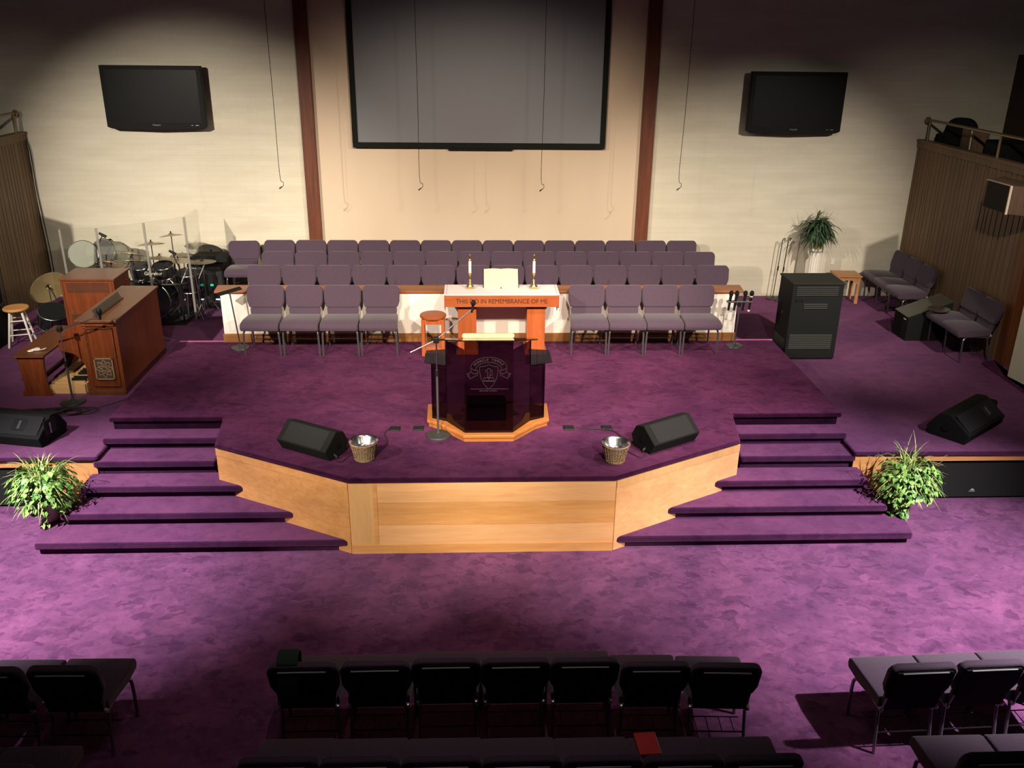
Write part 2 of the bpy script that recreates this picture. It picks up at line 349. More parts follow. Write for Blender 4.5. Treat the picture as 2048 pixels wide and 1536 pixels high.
# steps
noseY = [-.0, .33, .65, .96, 1.25]
outer = [4.57, 4.42, 4.32, 4.28, 4.27]
inner = [1.36, 1.96, 2.53, 2.945, 2.97]
for sgn in (-1, 1):
    for k in range(5):
        z = (k+1)*H; y0 = noseY[k]; xo = outer[k]; xi = inner[k]
        yb = 1.52 if k > 2 else .97
        pts = [(xo, y0), (xo, yb)] if k < 3 else [(xo-.03, y0), (xo-.03, yb)]
        if k < 3: top = [(xi-.01, y0), (xo, y0), (xo+(.16 if k == 0 else 0), .99), (2.75, 1.0), (2.75, .80)]
        else: top = [(xi, y0), (xo, y0), (xo, 1.53), (xi, 1.53)]
        e = .055
        if k < 3: body = [(xi+.06, y0+e), (xo-.03, y0+e), (xo+(.13 if k == 0 else -.03), .985), (2.78, .995), (2.78, .82)]
        else: body = [(xi+.012, y0+e), (xo-.03, y0+e), (xo-.03, 1.53), (xi+.012, 1.53)]
        if sgn < 0: top = [(-x, y) for x, y in top][::-1]; body = [(-x, y) for x, y in body][::-1]
        o = slab('stage_step', top, body, z, max(z-H-.02, 0), CARPET3, .080)
# side platforms
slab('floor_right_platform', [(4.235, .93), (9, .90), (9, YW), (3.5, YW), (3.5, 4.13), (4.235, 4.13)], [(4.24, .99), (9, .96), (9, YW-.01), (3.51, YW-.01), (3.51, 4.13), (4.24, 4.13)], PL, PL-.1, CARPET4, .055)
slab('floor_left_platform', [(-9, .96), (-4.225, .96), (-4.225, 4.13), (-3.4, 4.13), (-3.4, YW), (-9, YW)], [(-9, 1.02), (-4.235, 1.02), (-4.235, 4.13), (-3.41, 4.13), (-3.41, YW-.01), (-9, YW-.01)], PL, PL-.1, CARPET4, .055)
for s, nm in ((-1, 'left'), (1, 'right')):
    y = 1.0 if s < 0 else .965
    b = MB(); xa, xb = (4.25, 4.72)
    b.cur = 0; b.box(*sorted((s*xa, s*xb)), y, y+.03, 0, PL-.055)
    b.box(*sorted((s*xb, s*9)), y, y+.03, PL-.055-.085, PL-.055)
    b.cur = 1; b.box(*sorted((s*6.42, s*6.47)), y+.02, y+.5, 0, PL-.14); b.box(*sorted((s*xb, s*(xb+.03))), y+.03, y+.5, 0, PL-.14)
    b.cur = 2; b.box(*sorted((s*(xb+.03), s*9)), y+.55, y+.6, 0, PL-.14)
    struct(b.build('wall_platform_'+nm, [MAPLE_B, POST, WHITE]))
# choir platform and its white front wall
struct(MB().prism([(-3.58, 4.20), (3.66, 4.20), (4.2, YW-.002), (-4.35, YW-.002)], .3, CH).build('floor_choir', CARPET2))
o = MB().prism([(-3.61, 4.14), (3.69, 4.14), (3.70, 4.26), (-3.62, 4.26)], .5, 1.60).build('wall_choir_front', CHOIRW); struct(o)
k_ = MB().box(-3.625, 3.705, 4.118, 4.14, ST-.02, ST+.125).build('baseboard_choir', KICK, bevel=.004); struct(k_)
struct(MB().prism([(-3.68, 4.10), (3.76, 4.10), (3.79, 4.42), (-3.71, 4.42)], 1.605, 1.64).build('trim_7', CAPW, bevel=.008))

# ---------------------------------------------------------------- chairs
def make_chair():
    t = thing('church_chair', 'x', 'chair')
    # seat: side profile with waterfall front, tapered in plan
    b = MB(); prof = [(-.275, .385), (-.295, .43), (-.283, .475), (-.245, .498), (-.10, .505), (.12, .495), (.20, .485), (.20, .40), (-.1, .38)]
    n = len(prof); vs = []; xs = [(-.252, .90), (-.235, 1), (0, 1.01), (.235, 1), (.252, .90)]
    for x, sc in xs:
        for y, z in prof:
            w = 1 - .10*max(0, (y+.05)/.25)
            vs.append((x*w, y*1.0, .44+(z-.44)*sc))
    fs = [(i*n+j, i*n+(j+1) % n, (i+1)*n+(j+1) % n, (i+1)*n+j) for i in range(len(xs)-1) for j in range(n)]+[tuple(range(n)), tuple(range(4*n, 5*n))[::-1]]
    b.add(vs, fs); b.build('seat', FABRIC, t, bevel=.018, seg=3, ang=60)
    M = T(0, .19, .395) @ Rx(-.235)
    up = [(-.222, .175), (-.252, .26), (-.257, .42), (-.238, .465), (-.20, .485), (.20, .485), (.238, .465), (.257, .42), (.252, .26), (.222, .175)]
    lo = [(-.205, .03), (-.218, .172), (.218, .172), (.205, .03)]
    MB().prism(up, -.035, .025, 'y', M).build('backrest', FABRIC, t, bevel=.022, seg=3)
    MB().prism(lo, -.018, .02, 'y', M).build('lumbar_pad', FABRIC, t, bevel=.012)
    bp = [(-.195, .02), (-.20, .19), (-.228, .26), (-.228, .41), (-.205, .445), (.205, .445), (.228, .41), (.228, .26), (.20, .19), (.195, .02)]
    MB().prism(bp, .02, .038, 'y', M).build('back_panel', BACKP, t, bevel=.006)
    MB().tube([M @ Vector(p) for p in ((-.17, .040, .444), (0, .042, .448), (.17, .040, .444))], .0055, 6).build('back_trim', TRIMM, t)
    for s in (-1, 1):
        MB().tube(smooth([(s*.240, -.175, 0), (s*.236, -.185, .25), (s*.228, -.18, .345), (s*.205, -.12, .375)], 4), .0135, 8).build('leg', FRAME, t)
        MB().tube(smooth([(s*.215, .24, 0), (s*.208, .20, .22), (s*.205, .175, .36), (s*.205, .14, .38)], 4), .0125, 8).build('leg', FRAME, t)
        MB().tube([M @ Vector(p) for p in ((s*.198, .012, -.03), (s*.200, .022, .15))], .010, 8).build('back_tube', CHROME, t)
        MB().tube([(s*.205, -.13, .378), (s*.205, .2, .378)], .011, 8).build('seat_rail', FRAME, t)
    for s in (-1, 1): MB().lathe([(0, -.02), (.014, -.014), (.018, 0), (.014, .014), (0, .02)], 12, T(s*.212, .215, .405)).build('ganging_clip', TRIMM, t)
    b = MB(); b.tube([(-.207, .205, .17), (.207, .205, .17)], .006, 6); b.tube([(-.205, .05, .17), (.205, .05, .17)], .005, 6)
    for x in (-.14, -.05, .05, .14): b.tube([(x, .205, .17), (x, .05, .17)], .004, 6)
    b.build('book_rack', BLACK, t)
    MB().box(-.205, .205, -.17, .19, .372, .386).build('seat_pan', BLACKM, t)
    return t
ORD = ['leftmost', 'second from left', 'third from left', 'fourth from left', 'fifth from left', 'sixth from left', 'seventh from left', 'eighth from left', 'seventh from right', 'sixth from right', 'fifth from right', 'fourth from right', 'third from right', 'second from right', 'rightmost']
def ordn(i, n):
    if i < (n+1)//2: return ORD[i]
    return ORD[14-(n-1-i)]
chair0 = make_chair(); used = [0]
def place(x, y, z, rz, label, group):
    if not used[0]:
        used[0] = 1; chair0.location = (x, y, z); chair0.rotation_euler = (0, 0, rz); chair0['label'] = label; chair0['group'] = group; return chair0
    return dup(chair0, (x, y, z), rz, label, group)
jit = lambda a: random.uniform(-a, a)
for i in range(4): place(-2.945+.527*i, 3.72, ST, jit(.012), 'mauve chair on stage left of altar table, %s of four' % ordn(i, 4), 'front choir chairs left of the altar')
for i in range(4): place(1.50+.516*i, 3.72, ST, jit(.012), 'mauve chair on stage right of altar table, %s of four' % ordn(i, 4), 'front choir chairs right of the altar')
for i in range(14): place(-3.235+.5245*i, 4.95, CH, jit(.015), 'mauve choir chair just behind white choir wall, %s in that row' % ordn(i, 14), 'choir chairs behind the white wall')
for i in range(14): place(-3.205+.523*i, 5.84, CH, jit(.015), 'mauve choir chair in the middle raised row, %s there' % ordn(i, 14), 'choir chairs in the middle row')
for i in range(14): place(-3.34+.525*i, 6.66, CH, jit(.015), 'mauve choir chair in back row by the wall, %s of fourteen' % ordn(i, 14), 'choir chairs in the back row')
place(-3.905, 6.60, CH, .05, 'mauve choir chair standing apart at far left end of back row', 'choir chairs in the back row')
for i, y in enumerate((6.93, 6.44, 5.95)): place(7.10, y, PL, -PI/2+jit(.02), 'mauve chair along right slatted wall, %s of three' % ('farthest back', 'middle', 'nearest the mixer case')[i], 'side chairs by the right wall')
for i, y in enumerate((4.50, 4.02)): place(7.10, y, PL, -PI/2+jit(.02), ('mauve chair with silver bowl beside it, right slatted wall', 'mauve chair nearest the wooden corner post, right slatted wall')[i], 'side chairs by the wooden post')
bx = [-1.306, -.79, -.285, .215, .718, 1.225, 1.74]; by = [-2.50, -2.50, -2.48, -2.49, -2.50, -2.56, -2.59]
for i in range(7):
    rz = PI+(0, 0, 0, 0, -.01, -.02, -.05)[i]
    lab = 'dark audience chair, centre front row, %s of seven' % ordn(i, 7) if i else 'dark audience chair at left end of centre row with jacket over it'
    place(bx[i], by[i], 0, rz, lab, 'audience chairs in the centre front row')
for i in range(7): place(-1.30+.505*i, -3.38-.012*i, 0, PI, 'dark audience chair, centre second row at bottom edge, %s of seven' % ordn(i, 7), 'audience chairs in the centre second row')
for i in range(3): place(3.14+.515*i, -2.63+.02*i, 0, PI+.03, 'audience chair of right front block, %s of three, pale lit seat' % ordn(i, 3), 'audience chairs in the right front row')
for i in range(2): place(3.24+.52*i, -3.48, 0, PI, 'audience chair of right block second row, %s of two' % ('left', 'right')[i], 'audience chairs in the right second row')
for i in range(3): place(-2.98-.53*i, -2.49, 0, PI-.02, 'audience chair of left front block, %s of three' % ('rightmost', 'middle', 'leftmost')[i], 'audience chairs in the left front row')
for i in range(3): place(-3.02-.52*i, -3.40, 0, PI, 'audience chair of left block second row, %s of three' % ('rightmost', 'middle', 'leftmost')[i], 'audience chairs in the left second row')
# jacket and red book
b = MB(); M = T(-1.41, -2.70, 0)
for i, (y0, z0) in enumerate([]): pass
pr = [(.020, .74), (.030, .86), (.005, .893), (-.045, .893), (-.092, .86), (-.125, .70), (-.118, .60), (-.140, .60), (-.148, .70), (-.112, .875), (-.05, .915), (.012, .915), (.048, .87), (.040, .74)]
b.prism(pr, -.075, .075, 'x', M); tag(b.build('draped_jacket', GREENJ, bevel=.01), 'dark green jacket draped over leftmost centre audience chair back', 'jacket')
p = un(1294, 1491, Z=.51)
t = thing('hymn_book', 'red book lying on a seat of the centre second row', 'book', (p.x, p.y, .505), .05)
MB().box(-.075, .075, -.10, .10, 0, .028).build('cover', REDB, t, bevel=.002); MB().box(.070, .077, -.095, .095, .003, .025).build('pages', PAPER, t)

# ---------------------------------------------------------------- wall items
def tv(x0, x1, z0, z1, lab):
    xc = (x0+x1)/2; w = (x1-x0)/2; t = thing('wall_television', lab, 'television', (xc, YW, z0))
    h = z1-z0
    MB().prism([(-w, .03), (-w*.9, 0), (0, -.02), (w*.9, 0), (w, .03), (w, h), (-w, h)], -.24, -.14, 'y').build('housing', TVH, t, bevel=.008)
    MB().box(-w+.07, w-.07, -.243, -.238, .10, h-.06).build('display', TVG, t)
    MB().box(-.25, .25, -.14, -.001, .3, .7).build('wall_bracket', BLACKM, t)
    text('brand_lettering', 'Panasonic', .032, STEEL, T(0, -.242, .062) @ Rx(PI/2), t, .0008)
    b = MB(); b.box(w-.24, w-.21, -.242, -.24, .055, .062); b.box(w-.17, w-.12, -.242, -.24, .055, .065); b.build('indicator_lights', STEEL, t)
    return t
tv(-5.93, -4.36, 3.50, 4.46, 'black flat television mounted on left brick wall')
tv(4.43, 6.00, 3.50, 4.46, 'black flat television mounted on right brick wall')
t = thing('projection_screen', 'large grey projection screen in black frame on centre wall', 'projection screen', (.03, YW, 3.21))
b = MB(); f = .085; w = 2.085; b.box(-w, w, -.10, -.02, 0, f); b.box(-w, w, -.10, -.02, 3.1-f, 3.1); b.box(-w, -w+f, -.10, -.02, f, 3.1-f); b.box(w-f, w, -.10, -.02, f, 3.1-f); b.box(-.52, .55, -.08, .0, -.035, .0)
b.build('frame', BLACKM, t, bevel=.004); MB().box(-w+.05, w-.05, -.07, -.03, .05, 3.05).build('screen_fabric', SCREEN, t)
o = MB().box(6.26, 6.33, YW-.012, YW+.001, 1.22, 1.33).build('wall_outlet', WHITE, bevel=.003); tag(o, 'small white wall outlet on brick right of the tall pedestal plant', 'outlet')
# hanging choir microphones
hp = [((563, 377), (528, 0)), ((841, 380), (829, 0)), ((1083, 382), (1093, 0)), ((1357, 380), (1385, 60))]
for i, (a, c) in enumerate(hp):
    p = un(*a, Y=5.6); t = thing('hanging_microphone', 'thin choir microphone on cord, %s of four hanging from above' % ordn(i, 4), 'microphone', (p.x, p.y, p.z), 0, 'hanging choir microphones')
    q = un(*c, Y=5.6)
    MB().tube(smooth([(0.0, 0, .02), (.035, 0, .05), (.03, 0, .10), (-.01, 0, .22), ((q.x-p.x)*.5, 0, (q.z-p.z)*.5), (q.x-p.x, 0, q.z-p.z), ((q.x-p.x)*1.2, 0, 7.8-p.z)], 4), .0042, 6).build('cord', BLACK, t)
    MB().tube([(.015, -.0, .03), (-.03, -.01, .0)], [.007, .011], 8).build('capsule', BLACK, t)
# balcony hand rails
def rail(x, s, lab, y0):
    t = thing('hand_rail', lab, 'railing', (x, 0, 3.40))
    MB().tube([(0, 7.12, .325), (0, y0, .325)], .022, 10).build('rail_tube', mat('aged_brass_%s' % s, (.30, .22, .13), .35, .7), t)
    m_ = bpy.data.materials['aged_brass_%s' % s]
    for y in (7.03, 4.9, 2.0):
        if y > y0: MB().tube([(0, y, -.02), (0, y, .31)], .020, 10).build('rail_post', m_, t)
    MB().lathe([(0, -.05), (.03, -.042), (.05, 0), (.03, .042), (0, .05)], 14, T(0, 7.12, .325)).build('end_knob', m_, t)
rail(XR-.0, 'right', 'aged brass balcony rail on top of the right slatted wall', 3.0)
rail(XL+.0, 'left', 'aged brass balcony rail on top of the left slatted wall', -1.9)
# balcony furniture on the right
t = thing('office_chair', 'black round-backed chair on the dark right balcony behind rail', 'chair', (7.86, 6.78, 3.06))
MB().prism(rrect(-.26, .26, .38, .92, .2, 6), -.06, .06, 'y', T(0, -.1, -.18) @ Rz(-.9)).build('backrest', BLACKM, t, bevel=.04)
MB().box(-.22, .22, -.22, .2, .22, .32).build('seat', BLACKM, t, bevel=.04); MB().box(-.24, -.17, .08, .26, .22, .46).build('armrest', BLACKM, t, bevel=.03)
MB().tube([(0, 0, 0), (0, 0, .24)], .04).build('pedestal', BLACKM, t)
t = thing('wooden_case', 'brown wooden case standing on the right balcony beside black chair', 'cabinet', (7.86, 6.22, 3.06), -.1)
MB().box(-.12, .12, -.22, .24, 0, .60).build('body', SLAT, t, bevel=.01); MB().tube([(-.14, -.2, 0), (-.14, -.17, .6)], .012).build('edge_strip', CREAM, t)
t = thing('loudspeaker', 'big black cabinet on the right balcony, right of brown case', 'speaker', (8.05, 5.3, 3.06))
MB().box(-.35, .35, -.3, .35, 0, .52).build('cabinet', BLACKM, t, bevel=.03); MB().box(-.355, -.35, -.26, .30, .05, .47).build('grille', GRILLE, t)

# wall loudspeakers
def wallspk(s, lab):
    x = s*6.93; t = thing('wall_loudspeaker', lab, 'speaker', (x, 0, 2.86))
    pts = [(x*0-s*0, 4.02), (s*.02, 3.46), (s*.40, 3.20), (s*.36, 4.30)]
    if s > 0: pts = pts[::-1]
    MB().prism(pts, 0, .37).build('cabinet', wood('speaker_veneer_%d' % (s > 0), (.085, .050, .03), (.06, .034, .02), .5, (9, 9, .6), 3), t, bevel=.004)
    d = MB(); d.prism([(-s*.008, 4.0), (s*.012, 3.48), (s*.002, 3.48), (-s*.018, 4.0)], .012, .358); d.build('front_grille', mat('brown_grille_%d' % (s > 0), (.04, .036, .028), .9, spec=.1), t)
    b = MB(); b.prism([(-s*.01, 4.03), (s*.012, 3.455), (-s*.012, 3.455), (-s*.03, 4.03)], .362, .372); b.prism([(s*.014, 3.47), (s*.014, 3.452), (-s*.016, 3.452), (-s*.016, 3.47)], -.002, .362); b.build('trim_strip', mat('tan_edge_%d' % (s > 0), (.40, .34, .25), .5), t)
    MB().box(*sorted((s*.3, s*.57)), 3.7, 3.85, .12, .25).build('wall_bracket', BLACKM, t)
    MB().tube([(s*.20, 3.30, .16), (s*.20, 3.40, .16)], .045, 14).build('port', BLACK, t)
wallspk(1, 'brown wooden loudspeaker bracketed high on the right slatted wall')
wallspk(-1, 'brown wooden loudspeaker bracketed high on the left slatted wall')

# cables running down the left corner
for i, dx in enumerate((0, .07)):
    pts = [un(42+dx*60, 268, Y=7.22), un(56+dx*60, 300, Y=7.22), un(68+dx*80, 380, Y=7.23), un(88+dx*80, 470, Y=7.23), un(98+dx*80, 520, Y=7.23)]
    pts += [Vector((pts[-1].x, 7.2, .68))]
    tag(MB().tube(smooth(pts, 5), .008, 6).build('wall_cable', BLACK), ('inner', 'outer')[i]+' black cable hanging down the left corner of brick wall', 'cable', 'corner cables')

# ---------------------------------------------------------------- altar table
t = thing('altar_table', 'cherry wood altar table engraved along its front apron', 'table', (.30, 3.76, ST))
MB().box(-.77, .77, -.25, .25, .70, .858).build('apron', OAKX, t, bevel=.004)
for s in (-1, 1):
    l = MB().box(-.125, .125, -.15, .17, .0, .70, T(s*.47, 0, 0)).build('pedestal_leg', OAK, t, bevel=.004)
    MB().box(-.15, .15, -.19, .2, .0, .05, T(s*.47, 0, 0)).build('foot', OAK, l, bevel=.004)
    MB().box(-.14, .14, -.165, .18, .665, .70, T(s*.47, 0, 0)).build('collar', OAK, l, bevel=.003)
text('inscription', 'THIS DO IN REMEMBRANCE OF ME', .088, ENGR, T(.0, -.2515, .779) @ Rx(PI/2), t, .001, .90, 1.0)
cl = MB(); cl.box(-.75, .75, -.245, .262, .859, .872)
for s in (-1, 1): cl.prism([(-.24, .865), (.26, .865), (.24, .62), (.10, .54), (-.02, .64), (-.22, .66)], *sorted((s*.772, s*.778)), 'x'); cl.box(*sorted((s*.74, s*.778)), -.24, .26, .862, .872)
cl.build('altar_cloth', CLOTH, None, bevel=.003, loc=(.30, 3.76, ST)); o = bpy.data.objects['altar_cloth']; tag(o, 'white cloth covering the top of the engraved altar table', 'tablecloth')
def candle(x, lab):
    t = thing('candlestick', lab, 'candlestick', (x, 3.84, ST+.873), 0, 'candlesticks on the altar')
    MB().box(-.052, .052, -.052, .052, 0, .028).build('foot_plate', BRASS, t, bevel=.004)
    MB().lathe([(.046, .026), (.040, .045), (.018, .07), (.011, .09), (.019, .105), (.010, .12), (.009, .17), (.016, .19), (.026, .205), (.027, .215), (.013, .218)], 18).build('stem', BRASS, t)
    MB().lathe([(.019, .217), (.019, .385), (.017, .387)], 14).build('candle', WAX, t)
    MB().lathe([(.021, .384), (.021, .40), (.010, .415), (.013, .44), (.006, .46), (.002, .49)], 12).build('follower', BRASS, t)
candle(-.128, 'brass candlestick with white candle, left of open Bible'); candle(.745, 'brass candlestick with white candle, right of open Bible')
t = thing('open_bible', 'large open Bible propped on the white altar cloth', 'book', (.297, 3.83, ST+.873))
A = Rx(math.radians(52))
def page(s):
    b = MB(); n = 6; vs = []
    for i in range(n+1):
        u = i/n; x = s*.235*u; z = .004+.018*math.sin(PI*min(u*1.1+.02, 1))
        for y in (-.02, .285): vs += [(x, y, z), (x, y, z-.028)]
    fs = []
    for i in range(n):
        a = i*4; c = a+4; fs += [(a, a+2, c+2, c), (a+1, c+1, c+3, a+3), (a, c, c+1, a+1), (a+2, a+3, c+3, c+2)]
    fs += [(0, 1, 3, 2), (n*4, n*4+2, n*4+3, n*4+1)]
    b.add(vs, fs, A); return b
page(-1).build('page_block', PAPER, t); page(1).build('page_block', PAPER, t)
MB().box(-.245, .245, -.025, .292, -.032, -.024, A).build('book_cover', BLACKM, t, bevel=.002)
MB().prism([(-.02, 0), (.19, 0), (.17, .20)], -.1, .1, 'x', T(0, .01, 0)).build('book_stand', BRASS, t)
# round stool left of altar
t = thing('round_stool', 'round-topped wooden stool with slatted base left of altar', 'stool', (-.635, 3.66, ST))
MB().lathe([(.175, .52), (.18, .53), (.18, .55), (.172, .558)], 32).build('seat', OAKX, t)
for sx in (-1, 1):
    for sy in (-1, 1): MB().box(-.02, .02, -.02, .02, 0, .52, T(sx*.135, sy*.13, 0)).build('leg', OAK, t, bevel=.003)
for nm, z0, z1 in (('stretcher', .035, .10), ('seat_apron', .45, .52)):
    for s in (-1, 1): MB().box(-.13, .13, s*.13-.01, s*.13+.01, z0, z1).build(nm, OAK, t); MB().box(s*.135-.01, s*.135+.01, -.13, .13, z0, z1).build(nm, OAK, t)
MB().box(-.13, .13, -.12, .12, .10, .115).build('lower_shelf', OAK, t)

# ---------------------------------------------------------------- pulpit
t = thing('glass_pulpit', 'smoked glass pulpit with etched crest and orange wooden base', 'pulpit', (.08, 0, ST))
bs = [(-.275, .775), (.275, .775), (.545, 1.10), (.69, 1.20), (.70, 1.66), (-.70, 1.66), (-.69, 1.20), (-.545, 1.10)]
def off(p, k, cx=0, cy=1.25): return [(cx+(x-cx)*k, cy+(y-cy)*k) for x, y in p]
MB().prism(off(bs, .97), 0, .045).build('base_plinth', PULPW, t, bevel=.004); MB().prism(bs, .04, .085).build('base_platform', PULPW, t, bevel=.014, seg=3)
def panel(name, p, q, z0, z1, mt=SMOKE, th=.008):
    d = Vector((q[0]-p[0], q[1]-p[1], 0)); return MB().box(0, d.length, -th/2, th/2, z0, z1, T(p[0], p[1], 0) @ Rz(math.atan2(d.y, d.x))).build(name, mt, t)
FP = [(-.258, .845), (.258, .845)]
front = panel('front_glass', *FP, .085, 1.135)
panel('angled_glass', (-.262, .85), (-.463, 1.15), .085, 1.045); panel('angled_glass', (.262, .85), (.463, 1.15), .085, 1.045)
panel('wing_glass', (-.467, 1.155), (-.625, 1.24), .085, .765); panel('wing_glass', (.467, 1.155), (.625, 1.24), .085, .765)
panel('side_glass', (-.463, 1.155), (-.463, 1.30), .085, .99); panel('side_glass', (.463, 1.155), (.463, 1.30), .085, .99)
for s in (-1, 1):
    MB().prism([(s*.465, 1.10), (s*.50, 1.10), (s*.705, 1.20), (s*.70, 1.58), (s*.465, 1.62)], .765, .777).build('wing_shelf', SMOKET, t)
    MB().box(*sorted((s*.625, s*.633)), 1.24, 1.56, .085, .765).build('wing_side_glass', SMOKE, t)
# reading top: thin glossy slanted tray
tilt = math.radians(-16)
TOPM = T(0, .8, 1.152) @ Rx(tilt) @ T(0, -.8, 0)
MB().prism([(-.29, .80), (.29, .80), (.53, 1.05), (.50, 1.26), (-.50, 1.26), (-.53, 1.05)], 0, .012, 'z', TOPM).build('reading_top', SMOKET, t)
MB().prism(rrect(-.285, .285, .012, .066, .022), 1.225, 1.243, 'y', TOPM).build('book_ledge', mat('gilt_ledge', (.50, .40, .20), .4), t, bevel=.004)
MB().box(-.24, .20, 1.15, 1.40, .085, .30).build('inner_shade_box', BLACK, t, bevel=.01)  # black box standing in for the shadow seen through the glass
# etched crest on the front glass
e = MB(); yE = .8395; r_ = .0022
def poly(pts, closed=False):
    q = [(x, yE, z) for x, z in pts]
    if closed: q.append(q[0])
    for a, c in zip(q[:-1], q[1:]): e.tube([a, c], r_*.75, 5)
def P(u, v):   # crest sheet coordinates -> glass plane (metres)
    return ((u-975)/1.0*.00052*.92, .965-(v-310)*.00042*1.06)
cv = lambda L_: [P(*p) for p in L_]
arc = lambda cx, cy, rx, ry, a0, a1, n=18: [P(cx+rx*math.cos(math.radians(a0+(a1-a0)*k/n)), cy-ry*math.sin(math.radians(a0+(a1-a0)*k/n))) for k in range(n+1)]
poly(arc(975, 600, 405, 285, 180, 0)); poly(arc(975, 640, 290, 195, 180, 0)); poly(cv([(570, 600), (685, 650)])); poly(cv([(1380, 600), (1265, 650)]))
poly(cv([(770, 560), (860, 550), (930, 525), (975, 500), (1020, 525), (1090, 550), (1180, 560), (1175, 720), (1140, 870), (1080, 1010), (975, 1140), (870, 1010), (805, 870), (775, 720)]), True)
poly(cv([(950, 600), (1000, 600), (1000, 645), (1045, 645), (1045, 690), (1000, 690), (1000, 830), (950, 830), (950, 690), (905, 690), (905, 645), (950, 645)]), True)
poly(cv([(1000, 760), (1020, 785), (1050, 770), (1055, 710)])); poly(cv([(870, 840), (1070, 840), (1100, 915), (850, 915)]), True); poly(cv([(850, 930), (1100, 930)])); poly(cv([(975, 840), (975, 905)]))
for s in (-1, 1):
    X = lambda u: 975+s*(u-975)
    poly([P(X(u), v) for u, v in [(575, 610), (580, 690), (660, 750), (725, 700), (740, 650), (685, 650)]])
    poly([P(X(u), v) for u, v in [(580, 695), (480, 745), (545, 765), (500, 800), (555, 815), (550, 865), (720, 770), (725, 700)]])
e.build('etched_crest', ETCH, front)
for i, ch in enumerate('MIRACLE TEMPLE'):
    if ch == ' ': continue
    a = math.radians(151-(122/13)*i); cx, cz = P(975+345*math.cos(a), 612-232*math.sin(a))
    text('etched_letter', ch, .034, ETCH, T(cx, yE, cz) @ Ry(-(a-PI/2)*.8) @ Rx(PI/2), front, .0012)
b = MB()
for i, (a_, w_) in enumerate(((-.10, .03), (-.062, .015), (-.04, .035), (.01, .022), (.04, .03), (.078, .012))): b.box(a_, a_+w_, yE-.0012, yE+.001, .577, .582)
b.box(-.20, .21, yE-.0012, yE+.001, .60, .603); b.build('etched_underline', ETCH, front)

# ---------------------------------------------------------------- microphone stands
def stand_base(t, r=.13, z=0):
    MB().lathe([(r, 0), (r, .012), (r*.96, .022), (r*.35, .034), (.02, .045), (.015, .06)], 32).build('round_base', mat('cast_base', (.045, .045, .045), .45, .3), t)
t = thing('microphone_boom_stand', 'black boom microphone stand on round base in front of pulpit', 'microphone stand', (-.475, .95, ST))
stand_base(t, .135); MB().tube([(0, 0, .05), (0, 0, .74)], .012).build('lower_tube', FRAME, t); MB().tube([(0, 0, .74), (0, 0, 1.12)], .008).build('upper_tube', CHROME, t)
MB().tube([(0, 0, .71), (0, 0, .78)], .018).build('clutch', BLACK, t); MB().box(-.03, .03, -.035, .035, 1.09, 1.15).build('boom_clamp', BLACK, t, bevel=.008)
MB().tube([(-.275, -.04, .995), (0, 0, 1.12), (.37, .10, 1.42)], .0085).build('boom_arm', FRAME, t)
t2 = thing('microphone', 'black microphone at the end of boom arm before the altar', 'microphone', (-.475+.385, 1.055, ST+1.435))
MB().lathe([(.010, -.05), (.013, .03), (.025, .05), (.027, .07), (.018, .092), (0, .098)], 16, Ry(.15) @ Rx(.2)).build('body', BLACK, t2); MB().lathe([(.017, -.02), (.017, .015)], 12).build('clip', BLACKM, t2)
# left music stand
p = (-3.33, 3.86, ST); t = thing('music_stand', 'black stand with flat tilted tray beside left end of choir wall', 'music stand', p)
stand_base(t, .13); MB().tube([(0, 0, .05), (-.06, -.02, .80)], .010).build('pole', FRAME, t)
MB().box(-.16, .16, -.05, .05, 0, .02, T(-.06, -.02, .82) @ Ry(-.18) @ Rz(.5) @ Rx(.15)).build('tray', BLACKM, t, bevel=.005)
# right mic rack with four microphones
p = (3.63, 3.88, ST); t = thing('microphone_rack_stand', 'dark stand with cross bar holding four microphones at right wall end', 'microphone stand', p)
stand_base(t, .125); MB().tube([(0, 0, .05), (.03, 0, .70)], .010).build('pole', FRAME, t)
MB().box(-.17, .19, -.035, .035, .655, .675).build('cross_bar', FRAME, t, bevel=.004); MB().box(-.02, .03, -.03, .05, .60, .66).build('bar_clamp', BLACK, t)
for i, dx in enumerate((-.135, -.055, .065, .155)):
    q = thing('handheld_microphone', 'black handheld microphone in cross-bar rack, %s of four' % ordn(i, 4), 'microphone', (p[0]+dx, p[1]-.01, ST+.58), 0, 'microphones in the rack')
    MB().lathe([(.016, -.04), (.017, .05), (.021, .17), (.021, .175)], 14, Ry(.08)).build('body', BLACK, q); MB().lathe([(.02, .17), (.030, .19), (.031, .215), (.02, .24), (0, .248)], 14, Ry(.08)).build('grille_ball', BLACKM, q)
    if i == 3: MB().lathe([(.023, .155), (.023, .17)], 14, Ry(.08)).build('white_band', WHITE, q); MB().lathe([(.017, -.055), (.018, -.03)], 14, Ry(.08)).build('tail_cap', WHITE, q)
# two empty stands behind the rack cabinet
for i, (u, v, hh) in enumerate(((1545, 598, 1.04), (1556, 600, 1.06))):
    p = un(u, v, Z=PL); t = thing('microphone_stand', ('grey', 'black')[i]+' empty microphone stand behind the louvred cabinet', 'microphone stand', (p.x, p.y, PL), 0, 'empty stands by the back wall')
    stand_base(t, .11); MB().tube([(0, 0, .05), (.05, 0, hh)], .0085).build('pole', (FRAME, BLACK)[i], t); MB().tube([(.027, 0, .52), (.031, 0, .60)], .014).build('clutch', BLACK, t)
    MB().tube(smooth([(.05, 0, hh), (.055, 0, hh+.03), (.085, 0, hh+.05), (.09, 0, hh+.02), (.07, 0, hh)], 4), .008).build('microphone_clip', BLACK, t)
